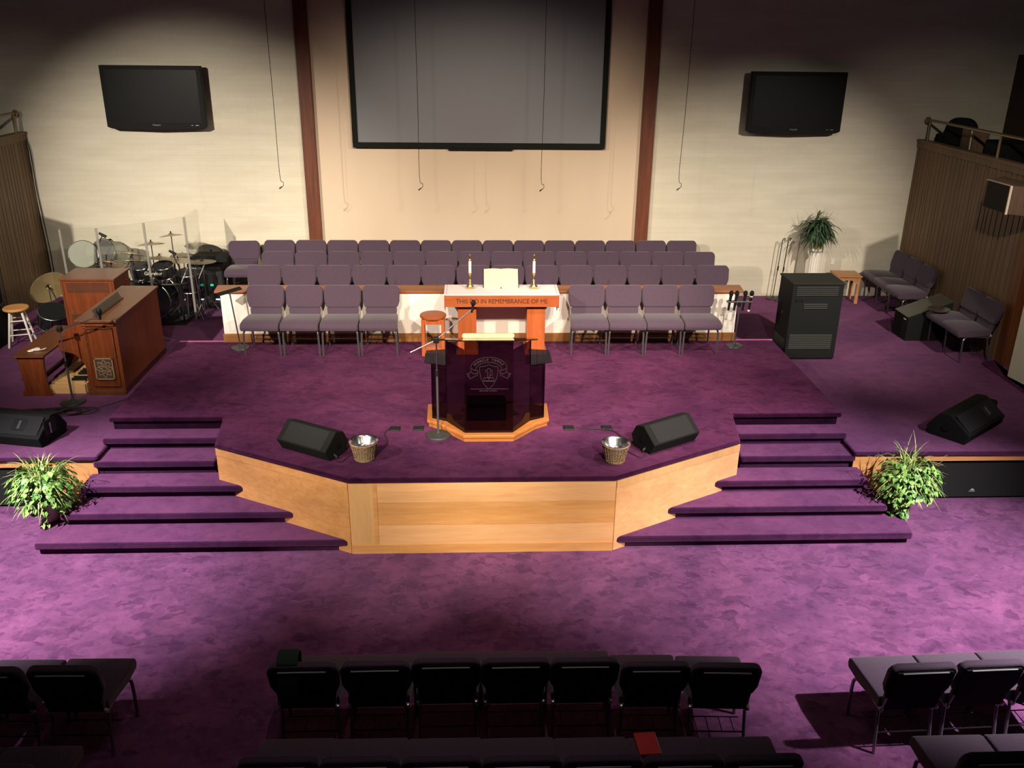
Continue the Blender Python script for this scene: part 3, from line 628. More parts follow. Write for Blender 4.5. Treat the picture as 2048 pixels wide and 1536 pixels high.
# boom stand by the organ
t = thing('microphone_boom_stand', 'black boom microphone stand on the left platform before organ', 'microphone stand', (-5.10, 2.50, PL))
stand_base(t, .15); MB().tube([(0, 0, .05), (0, 0, .52)], .014).build('lower_tube', FRAME, t); MB().tube([(0, 0, .5), (0, 0, .96)], .009).build('upper_tube', FRAME, t); MB().tube([(0, 0, .48), (0, 0, .56)], .02).build('clutch', BLACK, t)
MB().box(-.03, .03, -.03, .03, .94, 1.0).build('boom_clamp', BLACK, t, bevel=.008); MB().tube([(-.30, -.05, .93), (0, 0, .97), (.46, .06, 1.10)], .007).build('boom_arm', BLACK, t)
t2 = thing('microphone', 'black round-headed microphone on boom beside the organ console', 'microphone', (-4.62, 2.56, PL+1.07))
MB().lathe([(.012, 0), (.016, .06), (.03, .08), (.034, .11), (.02, .14), (0, .145)], 16).build('body', BLACK, t2)

# ---------------------------------------------------------------- wedge monitors, baskets, floor boxes
def wedge(x, y, z, rz, L_, sc, lab, handle=False):
    t = thing('floor_monitor', lab, 'speaker', (x, y, z), rz)
    prof = [(-.10, 0), (.15, 0), (.21, .12), (.14, .25), (.02, .29), (-.17, .13)]; prof = [(a*sc, c*sc) for a, c in prof]
    h = L_/2; M = Matrix.Identity(4)
    MB().prism(prof, -h, h, 'x').build('cabinet', BLACKM, t, bevel=.012)
    a, c = Vector((0, *prof[4])), Vector((0, *prof[5])); n = Vector((0, -.645, .764)); 
    g = MB(); k = h*.80; o_ = n*.004
    q = [a.lerp(c, .06), a.lerp(c, .95)]
    g.add([Vector((-k, 0, 0))+q[0]+o_, Vector((k, 0, 0))+q[0]+o_, Vector((k, 0, 0))+q[1]+o_, Vector((-k, 0, 0))+q[1]+o_, Vector((-k, 0, 0))+q[0]-o_, Vector((k, 0, 0))+q[0]-o_, Vector((k, 0, 0))+q[1]-o_, Vector((-k, 0, 0))+q[1]-o_], [(0, 1, 2, 3), (7, 6, 5, 4), (0, 4, 5, 1), (1, 5, 6, 2), (2, 6, 7, 3), (3, 7, 4, 0)])
    g.build('grille', GRILLE, t)
    for s in (-1, 1): MB().lathe([(.03, 0), (.036, .004), (.036, .01)], 16, T(s*h, .02, .13*sc) @ Ry(s*PI/2)).build('end_port', BLACK, t)
    MB().tube([(h*.99*(1 if x < 0 else -1), -.03, .05), ((h+.045)*(1 if x < 0 else -1), -.045, .04)], .011).build('cable_plug', FRAME, t)
    return t
wedge(-1.80, .60, ST, math.radians(-31), .66, 1.0, 'black hexagonal floor monitor on stage, left of left basket')
wedge(2.01, .70, ST, math.radians(31), .66, 1.0, 'black hexagonal floor monitor on stage, right of right basket')
def bigwedge(x, y, rz, lab, mirror):
    t = thing('floor_monitor', lab, 'speaker', (x, y, PL), rz)
    prof = [(-.22, 0), (.20, 0), (.25, .10), (.12, .29), (.0, .31), (-.26, .12)]
    MB().prism(prof, -.48, .48, 'x').build('cabinet', BLACKM, t, bevel=.01)
    s = 1 if mirror else -1
    fm = T(0, -.14, .22) @ Rx(math.radians(-50)); MB().box(-.44, .44, -.006, .004, -.12, .12, fm).build('grille', GRILLE, t); MB().box(.10, .26, -.012, -.004, -.07, .07, fm).build('handle_recess', BLACK, t, bevel=.006); MB().box(.17, .20, -.016, -.01, -.05, .05, fm).build('recess_bar', FRAME, t)
    MB().lathe([(.035, 0), (.042, .006), (.042, .01)], 16, T(-.478, .02, .14) @ Ry(-PI/2)).build('end_port', BLACK, t)
    MB().prism(rrect(-.14, .06, .10, .28, .02), *sorted((s*.478, s*.484)), 'x').build('side_plate', RACKM, t)
    MB().tube([(s*.50, -.06, .12), (s*.50, -.06, .24)], .010).build('handle', FRAME, t)
    return t
bigwedge(5.82, 1.55, math.radians(38), 'large black floor monitor on the right side platform', True)
bigwedge(-5.33, 1.52, math.radians(-12), 'large black floor monitor on the left side platform', True)
def basket(x, y, lab):
    t = thing('wicker_basket', lab, 'basket', (x, y, ST))
    b = MB(); prof = [(.085, 0), (.098, .005), (.095, .03), (.118, .12), (.138, .185), (.15, .20), (.145, .21), (.128, .195), (.08, .02)]
    b.lathe(prof, 28); b.build('wicker_body', WICK, t)
    b = MB(); n = 26
    for k in range(n):
        a = 2*PI*k/n; b.tube([(.100*math.cos(a), .100*math.sin(a), .02), (.122*math.cos(a), .122*math.sin(a), .12), (.142*math.cos(a), .142*math.sin(a), .19)], .0045, 5)
    for r, z in ((.10, .012), (.146, .198)): b.tube([(r*math.cos(2*PI*k/24), r*math.sin(2*PI*k/24), z) for k in range(25)], .008, 6)
    b.build('wicker_staves', WICK, t)
    q = MB(); q.lathe([(.0, .10), (.06, .105), (.10, .14), (.118, .20), (.140, .215), (.148, .218), (.148, .211), (.122, .196), (.10, .13), (0, .09)], 40); bo = q.build('silver_bowl', STEEL, None)
    bo.location = (x, y, ST); return t, bo
t, bo = basket(-1.222, .40, 'wicker basket on stage beside the left floor monitor'); tag(bo, 'shiny silver bowl nested inside the left wicker basket', 'bowl')
t, bo = basket(1.39, .31, 'wicker basket on stage beside the right floor monitor'); tag(bo, 'shiny silver bowl nested inside the right wicker basket', 'bowl')
for i, (x, y) in enumerate(((-.966, 1.14), (-.704, 1.15), (.986, 1.135), (1.417, 1.128))):
    t = thing('floor_box', 'black floor socket box, %s of four in stage carpet' % ordn(i, 4), 'floor box', (x, y, ST), 0, 'stage floor boxes')
    MB().box(-.06, .06, -.06, .06, 0, .008).build('lid', BLACK, t, bevel=.003); MB().box(-.045, .045, -.045, .045, .008, .011).build('flap', BLACKM, t); MB().box(-.05, .05, -.056, -.05, .008, .0105).build('hinge_bar', FRAME, t)
def cable(pts, lab, r=.005, grp=None, mt=RUBBER): return tag(MB().tube(smooth(pts, 6), r, 6).build('floor_cable', mt), lab, 'cable', grp)
zc = ST+.006
cable([(-1.03, 1.14, zc), (-1.07, 1.0, zc), (-1.02, .8, zc), (-1.06, .62, zc), (-1.2, .57, zc), (-1.38, .47, zc), (-1.44, .34, zc), (-1.50, .30, zc+.02)], 'black cable from left monitor to floor box, behind left basket')
cable([(1.03, 1.15, zc), (1.2, 1.10, zc), (1.45, 1.05, zc+.006), (1.55, .85, zc), (1.50, .66, zc), (1.60, .45, zc), (1.68, .37, zc), (1.75, .42, zc+.02)], 'black cable from right floor boxes to the right monitor')

# ---------------------------------------------------------------- right platform items
t = thing('equipment_cabinet', 'black louvred equipment cabinet beside right edge of stage', 'cabinet', (4.76, 4.22, PL))
MB().box(-.355, .375, -.27, .27, .02, 1.12).build('body', RACKM, t, bevel=.006); MB().box(-.37, .385, -.285, .28, 1.12, 1.145).build('top_panel', RACKT, t, bevel=.006)
MB().box(-.34, .36, -.26, .25, 0, .02).build('plinth', BLACK, t)
def louv(z0, n, x0, x1, nm):
    b = MB()
    for k in range(n): b.prism([(-.285, z0+k*.028), (-.27, z0+k*.028+.018), (-.27, z0+k*.028)], x0, x1, 'x')
    b.build(nm, RACKM, t)
louv(.17, 8, -.32, .30, 'louvre_vent'); louv(.96, 5, -.30, .30, 'louvre_vent'); louv(.77, 3, -.17, .17, 'louvre_vent')
b = MB()
for k in range(6): b.prism([(-.37, .12+k*.028), (-.355, .138+k*.028), (-.355, .12+k*.028)], -.2, .22, 'y')
b.build('side_vent', RACKT, t)
n_ = MB().box(-.30, -.19, -.274, -.268, .865, .905).build('name_plate', BLACK, t); text('plate_lettering', 'ECR', .034, STEEL, T(-.245, -.2745, .885) @ Rx(PI/2), n_, .0004)
MB().lathe([(.018, 0), (.018, .008)], 12, T(-.357, .05, .62) @ Ry(-PI/2)).build('side_lock', CHROME, t)
# small table
t = thing('side_table', 'small orange wooden table with scalloped apron by back wall', 'table', (6.43, 6.93, PL), -.06)
SIDET = wood('tan_table_wood', (.50, .25, .10), (.42, .19, .07), .4, (.9, 9, 9), 2.4)
MB().box(-.22, .22, -.20, .20, .475, .50).build('table_top', SIDET, t, bevel=.004)
for sx in (-1, 1):
    for sy in (-1, 1): MB().box(-.026, .026, -.026, .026, 0, .475, T(sx*.175, sy*.155, 0)).build('leg', SIDET, t, bevel=.003)
ap = [(-.17, .475), (-.17, .34), (-.13, .36), (-.10, .40), (-.05, .415), (.05, .415), (.10, .40), (.13, .36), (.17, .34), (.17, .475)]
for s in (-1, 1): MB().prism(ap, s*.165-.008, s*.165+.008, 'y').build('apron', SIDET, t)
for s in (-1, 1): MB().prism([(y*.85, z) for y, z in ap], s*.185-.008, s*.185+.008, 'x').build('apron', SIDET, t)
# mixer case and bowl
t = thing('mixer_case', 'black glossy sloped case between side chairs on right platform', 'case', (6.86, 4.99, PL))
sh = Matrix.Identity(4)
MB().prism([(-.30, 0), (.36, 0), (.36, .62), (-.30, .37)], -.23, .23, 'y').build('body', BLACKM, t, bevel=.008)
MB().box(-.36, .36, -.225, .225, 0, .010, T(.03, 0, .497) @ Ry(-math.atan2(.26, .70))).build('glossy_lid', mat('gloss_lid', (.05, .052, .042), .08, spec=.8), t)
MB().tube([(-.31, -.20, .33), (-.31, -.12, .33)], .012).build('latch', CHROME, t)
o = MB().lathe([(.0, 0), (.07, .004), (.12, .03), (.16, .05), (.163, .055), (.12, .038), (.07, .012), (0, .008)], 32).build('silver_bowl', STEEL); o.location = (6.93, 4.62, PL+.505)
tag(o, 'shallow silver bowl on the side chair next to glossy case', 'bowl')

# ---------------------------------------------------------------- subwoofers under the platforms
def sub(x0, x1, y, lab):
    t = thing('subwoofer', lab, 'speaker', ((x0+x1)/2, y, .0)); w = (x1-x0)/2
    MB().box(-w, w, .0, .45, 0, .49).build('cabinet', BLACKM, t, bevel=.02); MB().box(-w+.03, w-.03, -.012, .0, .03, .46).build('grille', GRILLE, t)
    b = MB(); cx = .15
    for k in range(5): b.box(cx-.022+k*.010, cx-.016+k*.010, -.014, -.011, .115, .115+.022-abs(k-2)*.006)
    b.box(cx-.035, cx+.035, -.014, -.011, .100, .103); b.build('badge', WHITE, t)
sub(4.76, 6.40, 1.0, 'black subwoofer tucked beneath the right side platform')
sub(-6.40, -4.76, 1.036, 'black subwoofer tucked beneath the left side platform')

# ---------------------------------------------------------------- organ
t = thing('organ_console', 'brown wooden organ console with carved panel on left platform', 'organ', (0, 0, PL)); x0, x1, y0, y1 = -5.02, -4.535, 2.77, 4.33; hz = .99
MB().box(x0+.03, x1, y0, y1, 0, hz-.025).build('case', ORGAN, t, bevel=.004)
MB().box(x0-.01, x1+.02, y0-.03, y1+.02, hz-.025, hz+.01).build('top', ORGANX, t, bevel=.007)
def cheek(y):
    ck = [(x0+.06, hz-.03), (x0-.06, .90), (-5.235, .80), (-5.275, .70), (-5.27, .60), (-5.10, .55), (-5.03, .48), (-4.99, .40), (-4.965, .10), (-5.0, .06), (-5.0, 0), (-4.90, 0), (-4.90, hz-.03)]
    MB().prism(ck[::-1], y-.02, y+.02, 'y').build('side_cheek', ORGAN, t, bevel=.004)
cheek(y0+.01); cheek(y1-.01)
MB().box(-5.25, -4.95, y0+.03, y1-.03, .56, .60).build('key_desk', ORGAN, t)
kb = MB(); kb.box(-5.22, -5.10, y0+.15, y1-.15, .60, .625); kb.box(-5.12, -5.00, y0+.15, y1-.15, .68, .70); kb.build('keyboards', PAPER, t)
kb = MB(); kb.box(-5.14, -4.98, y0+.03, y1-.03, .60, .68); kb.build('manual_block', ORGAN, t)
b = MB()
for x, a, c, d in ((0, -4.955, -4.60, 0), ):
    for (xa, xb, za, zb) in ((-4.93, -4.915, .13, .90), (-4.60, -4.585, .13, .90), (-4.93, -4.585, .885, .90), (-4.96, -4.555, .925, .937), (-4.93, -4.585, .115, .13)): b.box(xa, xb, y0-.022, y0, za, zb)
b.box(-5.0, -4.53, y0-.03, y0+.01, 0, .05); b.box(-4.96, -4.55, y0-.022, y0, .05, .065)
b.build('panel_moulding', ORGANX, t, bevel=.003)
cp = MB(); cx, cz = -4.755, .355; cp.box(cx-.115, cx+.115, y0-.016, y0-.001, cz-.145, cz+.145); cpo = cp.build('carved_panel', mat('carving_ground', (.055, .035, .02), .6), t, bevel=.003)
r = MB()
for k in range(8):
    a = PI/4*k; d = Vector((math.cos(a), 0, math.sin(a)*1.15)); n_ = Vector((-math.sin(a), 0, math.cos(a))); c0 = Vector((cx, y0-.016, cz))
    q = [c0+d*.038, c0+d*.072+n_*.026, c0+d*.105, c0+d*.072-n_*.026]
    for a1, b1 in zip(q, q[1:]+q[:1]): r.tube([a1, b1], .005, 5)
r.tube([(cx+.03*math.cos(2*PI*k/16), y0-.018, cz+.03*math.sin(2*PI*k/16)) for k in range(17)], .006, 5)
for s1 in (-1, 1): r.box(cx+s1*.109-.007, cx+s1*.109+.007, y0-.026, y0-.012, cz-.145, cz+.145); r.box(cx-.115, cx+.115, y0-.026, y0-.012, cz+s1*.138-.007, cz+s1*.138+.007)
r.build('carved_rosette', mat('carving_relief', (.26, .17, .09), .5), cpo)
mr = MB().box(-.012, .012, -.42, .42, 0, .10, T(-4.80, 3.30, hz+.01) @ Ry(-.45)).build('music_rack', mat('rack_wood', (.05, .03, .016), .4), t, bevel=.004)
MB().box(-.05, .03, -.42, .42, 0, .015, T(-4.80, 3.30, hz+.01)).build('music_ledge', bpy.data.materials['rack_wood'], t)
pd = MB()
pd.box(-5.50, -5.06, 2.80, 2.84, .0, .12); pd.box(-5.50, -5.06, 4.20, 4.24, .0, .12); pd.box(-5.08, -5.05, 2.84, 4.2, 0, .12); pd.build('pedal_frame', PINE, t)
pd = MB()
for k in range(19): pd.box(-5.50+.008*(k % 3), -5.08, 2.86+k*.07, 2.86+k*.07+.045, .10, .14)
pd.build('natural_pedals', PINE, t)
pd = MB()
for k in range(18):
    if k % 7 in (2, 6): continue
    pd.box(-5.26, -5.08, 2.90+k*.07, 2.90+k*.07+.025, .13, .17)
pd.build('sharp_pedals', BLACKM, t)
t = thing('organ_bench', 'brown wooden organ bench left of the console', 'bench', (-5.64, 3.3, PL))
MB().box(-.20, .19, -.62, .62, .53, .555).build('bench_top', ORGANX, t, bevel=.005)
for y in (-.56, .56):
    MB().prism([(-.17, .53), (.17, .53), (.155, .42), (.15, .12), (.19, .05), (.19, 0), (-.17, 0), (-.17, .05), (-.13, .12), (-.15, .42)], y-.02, y+.02, 'y').build('end_panel', ORGAN, t, bevel=.004)
MB().box(-.02, .02, -.54, .54, .14, .19).build('stretcher', ORGAN, t)
b = MB()
for k in range(3): b.lathe([(.02, 0), (.04, .006), (.035, .012), (0, .014)], 12, T(.02*k-.06, .04*k, 0) @ Rz(k)); 
b.tube(smooth([(-.08, -.02, .012), (-.02, .03, .02), (.06, .02, .015), (.10, .07, .02)], 4), .006, 6); b.tube(smooth([(-.06, .03, .012), (.02, -.02, .02), (.10, .03, .02)], 4), .005, 6)
o = b.build('key_bunch', WHITE); o.location = (-5.62, 2.86, PL+.556); tag(o, 'jumble of pale keys and straps lying on the organ bench', 'keys')
# rotary speaker cabinet
t = thing('organ_speaker_cabinet', 'tall brown louvred speaker cabinet behind the organ console', 'speaker', (-5.53, 4.43, PL))
MB().box(-.37, .37, 0, .58, 0, 1.05).build('case', ORGAN, t, bevel=.004); MB().box(-.39, .39, -.02, .60, 1.05, 1.08).build('top', ORGANX, t, bevel=.006)
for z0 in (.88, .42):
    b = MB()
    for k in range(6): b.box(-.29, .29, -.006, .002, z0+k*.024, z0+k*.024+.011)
    b.build('louvre_slot_shade', mat('louvre_shadow_%d' % int(z0*100), (.035, .012, .005), .6), t)  # dark strips painted as the shade in the louvre slots
b = MB(); b.box(-.345, -.335, -.010, 0, 0, 1.05); b.box(.335, .345, -.010, 0, 0, 1.05); b.build('corner_moulding', ORGANX, t)
# white stool
p = un(30, 628, Z=PL+.62); t = thing('bar_stool', 'round stool with orange wooden seat and white painted legs', 'stool', (-6.75, 4.75, PL), .3)
MB().lathe([(.165, .53), (.175, .54), (.175, .56), (.165, .57)], 32).build('seat', MAPLE_B, t)
lp = []
for k in range(4):
    a = PI/4+PI/2*k; c_, s_ = math.cos(a), math.sin(a); lp.append((c_, s_)); MB().tube([(c_*.225, s_*.225, 0), (c_*.105, s_*.105, .535)], [.015, .018], 10).build('leg', WHITE, t)
for k in range(4):
    a, c = lp[k], lp[(k+1) % 4]
    for z in ((.12, .32) if k % 2 else (.18, .38)): rr = .225-.12*z/.535; MB().tube([(a[0]*rr, a[1]*rr, z), (c[0]*rr, c[1]*rr, z)], .009, 8).build('rung', WHITE, t)
# black monitor screen at the far left
t = thing('upright_display', 'black flat display with silver edge at far left edge', 'television', (-7.05, 4.32, PL+.02), .0)
MB().box(-.06, .05, -.7, .62, .55, 1.35).build('display_body', BLACK, t, bevel=.01); b = MB(); b.box(.045, .056, .60, .625, .55, 1.35); b.box(.045, .056, -.7, .62, .55, .57); b.build('silver_edge', FRAME, t)
MB().box(-.2, .08, -.6, .62, -.02, .5).build('cabinet_base', BLACKM, t, bevel=.01); MB().box(-.04, .0, -.1, .1, .48, .56).build('neck', BLACKM, t); MB().box(.075, .085, .60, .625, 0, .5).build('corner_strip', FRAME, t)

# cables heap near the left monitor
for i in range(5):
    rnd = random.Random(40+i); pts = []
    cx, cy = -5.46+.13*i, 2.14+.04*(i % 3)
    for k in range(10): a = k*1.5+i; rr = .10+.10*rnd.random(); pts.append((cx+rr*1.7*math.cos(a), cy+rr*.55*math.sin(a), PL+.01+.012*(k % 4)))
    cable(pts, 'coil %s of tangled black cable behind left floor monitor' % ('nearest left edge', 'second from left', 'in the middle', 'second from right', 'nearest the organ')[i], .006, 'tangled cables')
cable([(-5.0, 2.1, PL+.007), (-4.7, 2.35, PL+.007), (-4.45, 2.62, PL+.007), (-4.36, 2.72, PL+.007)], 'grey cable crossing left platform toward the stage edge', .006, None, FRAME)
cable([(-4.42, 2.6, PL+.012), (-4.36, 2.95, PL+.012), (-4.40, 3.5, PL+.012), (-4.36, 4.0, PL+.012), (-4.42, 4.5, PL+.012)], 'black cable along the floor between organ and stage edge', .014)

# ---------------------------------------------------------------- drum shield
tops = [(84, 443.6, 2.30), (118, 457.5, 2.24), (191, 455, 2.24), (286, 444.5, 2.30)]
P_ = [un(u, v, Z=z) for u, v, z in tops]+[Vector((-4.52, 5.83, 2.33)), Vector((-4.50, 6.50, 2.33))]
t = thing('drum_shield', 'folding clear acrylic screen standing around the drum kit', 'screen', (0, 0, PL))
for i in range(5):
    a, c = P_[i], P_[i+1]; d = Vector((c.x-a.x, c.y-a.y, 0)); u = d.normalized()*.02; n = Vector((-d.y, d.x, 0)).normalized()*.003; za, zc = a.z-PL, c.z-PL; pts = []
    for q, z in ((a+u, .01), (c-u, .01), (c-u, zc), (a+u, za)): pts += [(q.x+n.x, q.y+n.y, z), (q.x-n.x, q.y-n.y, z)]
    MB().add(pts, [(0, 2, 4, 6), (1, 7, 5, 3), (0, 1, 3, 2), (2, 3, 5, 4), (4, 5, 7, 6), (6, 7, 1, 0)]).build('acrylic_panel', ACRYL, t)
for q in P_[1:5]: MB().box(q.x-.016, q.x+.016, q.y-.008, q.y+.008, .01, q.z-PL-.01).build('hinge_strip', HINGE, t)
# shield foot
# ---------------------------------------------------------------- drum kit
def cymbal(u, v, Y, r, tx, ty, lab, name='cymbal', mt=CYM, std=True, holes=0, cat='cymbal'):
    p = un(u, v, Y=Y); t = thing(name, lab, cat, (p.x, p.y, PL)); h = p.z-PL; M = T(0, 0, h) @ Rx(tx) @ Ry(ty)
    q = MB().lathe([(.006, .030), (.03, .028), (.045, .012), (r*.6, .004), (r, -.014), (r, -.017), (r*.6, .001), (.045, .008), (.03, .024), (.006, .026)], 32, M).build('cymbal_plate', mt, t)
    MB().tube([M @ Vector((0, 0, -.03)), M @ Vector((0, 0, .06))], .012).build('wing_nut', BLACK, t)
    if holes:
        b = MB()
        for k in range(holes): a = 2*PI*k/holes; b.lathe([(.028, 0), (.028, .002)], 12, M @ T(r*.68*math.cos(a), r*.68*math.sin(a), .004))
        b.build('cymbal_holes', PAPER, t)
    if std:
        MB().tube([(0, .0, .22), (0, 0, h-.02)], .009).build('stand_tube', FRAME, t)
        for k in range(3):
            a = 2*PI*k/3+.4; MB().tube([(0, 0, .30), (.22*math.cos(a), .22*math.sin(a), .01)], .009).build('tripod_leg', FRAME, t)
    return t
G = 'cymbals of the drum kit'
cymbal(342, 470, 6.5, .19, -.16, -.10, 'thin cymbal high on tall stand by right shield post')
cymbal(302, 487, 6.3, .21, -.14, -.06, 'thin cymbal second highest, just left of tallest one')
cymbal(264, 507, 6.0, .17, -.35, .1, 'small upper hi-hat cymbal left of centre shield post'); cymbal(262, 520, 5.85, .21, -.3, .05, 'broader bronze cymbal beneath the small hi-hat')
cymbal(318, 515, 6.2, .24, -.15, .06, 'wide bronze cymbal seen through the centre shield panel')
cymbal(222, 526, 5.9, .20, -.45, .15, 'reddish copper cymbal tilted right behind organ speaker cabinet', mt=mat('copper_cymbal', (.62, .36, .24), .4, .8))
cymbal(356, 520, 6.5, .24, -.05, 0, 'flat grey-bronze cymbal low beside the fourth shield panel')
cymbal(404, 522, 6.25, .22, -.05, 0, 'dark flat cymbal above the audio rack', mt=mat('dark_cymbal', (.16, .13, .10), .4, .8))
cymbal(422, 503, 7.08, .215, -.9, .0, 'cymbal with six holes right of drum shield', mt=mat('grey_cymbal', (.22, .20, .17), .5, .6), holes=6)
cymbal(97, 574, 5.95, .30, -.9, -.75, 'large tilted brown-gold cymbal near the left slatted wall', mt=mat('old_gold_cymbal', (.62, .48, .22), .5, .25))
HEADK = mat('black_drum_head', (.03, .03, .035), .35)
CLEARH = mat('clear_drum_head', (.45, .47, .38), .3, Alpha=.45)
def drum(x, y, z, r, d, M, lab, shell=DRUM, head=HEADK, name='tom_drum', legs=True):
    t = thing(name, lab, 'drum', (x, y, PL)); A = T(0, 0, z-PL) @ M
    MB().lathe([(r, 0), (r, d)], 32, A).build('shell', shell, t); MB().lathe([(r*.97, d), (r*.97, d+.006), (0, d+.008)], 32, A).build('drum_head', head, t)
    b = MB()
    for zz in (.012, d-.004): b.tube([A @ Vector(((r+.006)*math.cos(2*PI*k/32), (r+.006)*math.sin(2*PI*k/32), zz)) for k in range(33)], .008, 6)
    b.build('hoops', CHROME, t); b = MB()
    for k in range(8): a = 2*PI*k/8+.2; b.tube([A @ Vector(((r+.012)*math.cos(a), (r+.012)*math.sin(a), .02)), A @ Vector(((r+.012)*math.cos(a), (r+.012)*math.sin(a), d-.02))], .006, 6)
    b.build('lug_rods', CHROME, t)
    if legs:
        for k in range(3): a = 2*PI*k/3+.5; MB().tube([(r*.9*math.cos(a), r*.9*math.sin(a), max(z-PL+.08, .12)), ((r+.05)*math.cos(a), (r+.05)*math.sin(a), .008)], .008).build('drum_leg', FRAME, t)
    return t
bd = drum(-5.22, 6.05, PL+.33, .31, .42, T(0, .22, 0) @ Rx(PI/2), 'black bass drum behind centre shield panels', DRUM, DRUM, 'bass_drum')
drum(-5.38, 6.12, 1.31, .15, .20, Rx(.25), 'small black tom mounted left of the bass drum lettering'); drum(-5.03, 6.14, 1.31, .15, .20, Rx(.25), 'black tom mounted right of the small one')
drum(-5.45, 5.64, 1.12, .17, .16, Rx(.1), 'black snare drum beside the left end of kit', name='snare_drum'); drum(-4.72, 6.35, 1.02, .19, .30, Rx(.1), 'black floor tom nearest right shield post')
drum(-6.40, 5.03, .86, .20, .26, Rx(.35) @ Ry(.3), 'black drum with chrome hoops in shade beside white stool', DRUM, BLACKM)
drum(-6.18, 6.02, 1.16, .20, .22, Rx(.35), 'slate grey drum left behind organ speaker cabinet', BLUED, BLUED); drum(-5.84, 5.72, 1.14, .18, .2, Rx(.3), 'slate grey drum nearer the third shield panel', BLUED, BLUED)
drum(-6.42, 6.45, 1.34, .21, .42, T(0, .15, .18) @ Rx(1.25) @ Ry(.3), 'olive grey drum shell lying on side, left of pair', GREYD, CLEARH); drum(-5.93, 6.50, 1.36, .22, .36, T(0, .15, .16) @ Rx(1.2) @ Ry(-.3), 'olive grey drum shell lying on side, right of pair', GREYD, mat('drum_inner', (.10, .10, .09), .6))
t = thing('percussion_shelf', 'pale flat shelf under the olive grey drums', 'shelf', (-6.05, 6.45, PL)); MB().box(-.62, .55, -.35, .3, .60, .625).build('shelf_board', WHITE, t)
for sx in (-.5, .45):
    for sy in (-.3, .25): MB().tube([(sx, sy, 0), (sx, sy, .60)], .012).build('leg', FRAME, t)
o = MB().box(-6.0, -4.62, 5.62, 6.62, PL, PL+.008).build('kit_dark_sheet', BLACKM); tag(o, 'added black sheet darkening the floor beneath the drum kit', 'dark sheet')  # sheet added to darken the floor under the kit
t = thing('drum_rack', 'black tubular rack carrying drum hardware behind shield', 'rack', (-5.0, 5.75, PL))
MB().tube(smooth([(-.55, .25, .62), (-.3, .05, .62), (.3, .05, .62), (.5, .3, .62)], 5), .019).build('cross_tube', BLACK, t)
p = un(303, 547, Y=5.78); bp_ = MB().box(p.x-.17+5.0, p.x+.23+5.0, .02, .05, p.z-PL-.06, p.z-PL+.05).build('name_bar', BLACK, t, bevel=.01); text('bar_lettering', 'Gibraltar', .075, WHITE, T(p.x+5.0+.03, .018, p.z-PL) @ Rx(PI/2), bp_, .0008)
for q_ in (-.12, .18): MB().tube([(p.x+5.0+q_, .05, .6), (p.x+5.0+q_, .045, p.z-PL)], .015).build('bar_post', BLACK, t)
for x, y in ((-.55, .25), (.5, .3), (-.3, .05), (.3, .05)): MB().tube([(x, y, 0), (x, y, .66)], .019).build('upright_tube', BLACK, t)
rr = random.Random(9)
for k in range(9):
    x = rr.uniform(-.7, .6); y = rr.uniform(.15, .9); h_ = rr.uniform(.55, .95); MB().tube([(x, y, .0), (x+rr.uniform(-.05, .05), y, h_)], .010).build('hardware_tube', rr.choice([CHROME, FRAME, BLACK]), t); MB().tube([(x, y, .25), (x+rr.uniform(-.25, .25), y-.1, .01)], .009).build('tripod_leg', rr.choice([CHROME, BLACK]), t); MB().lathe([(.018, 0), (.018, .05)], 10, T(x, y, h_*.6)).build('wing_clamp', CHROME, t)
for k, (x, y) in enumerate(((-.3, .05), (.3, .05), (.5, .3))): MB().tube([(x, y, .6), (x+.1, y+.15, .85)], .010).build('holder_arm', CHROME, t)
for i, (u, v, Y, bu, bv) in enumerate(((205, 470, 6.0, 192, 500), (345, 505, 6.0, 360, 540))):
    p = un(u, v, Y=Y); q = un(bu, bv, Y=Y); t = thing('microphone_boom_stand', ('drum microphone on boom above slate drums', 'drum microphone on boom by right shield post')[i], 'microphone stand', (q.x, q.y, PL))
    MB().tube([(0, 0, .05), (0, 0, q.z-PL)], .009).build('pole', BLACK, t); stand_base(t, .10); MB().tube([(0, 0, q.z-PL), (p.x-q.x, 0, p.z-PL)], .007).build('boom_arm', BLACK, t)
    MB().tube([(p.x-q.x-.05, 0, p.z-PL+.03), (p.x-q.x+.05, 0, p.z-PL-.03)], [.018, .024], 10).build('microphone_head', BLACK, t)
p = un(216, 498, Y=6.7); t = thing('small_loudspeaker', 'black angular speaker on pole behind third shield panel', 'speaker', (p.x, p.y, PL))
MB().prism([(-.14, -.05), (.0, -.16), (.13, -.10), (.15, .06), (.04, .16), (-.14, .10)], -.08, .08, 'y', T(0, 0, p.z-PL)).build('cabinet', BLACKM, t, bevel=.01); MB().tube([(0, 0, 0), (0, 0, p.z-PL-.1)], .015).build('pole', BLACK, t)
MB().box(-.08, .06, -.084, -.08, -.01, .01, T(0, 0, p.z-PL) @ Ry(-.6)).build('white_strip', WHITE, t)
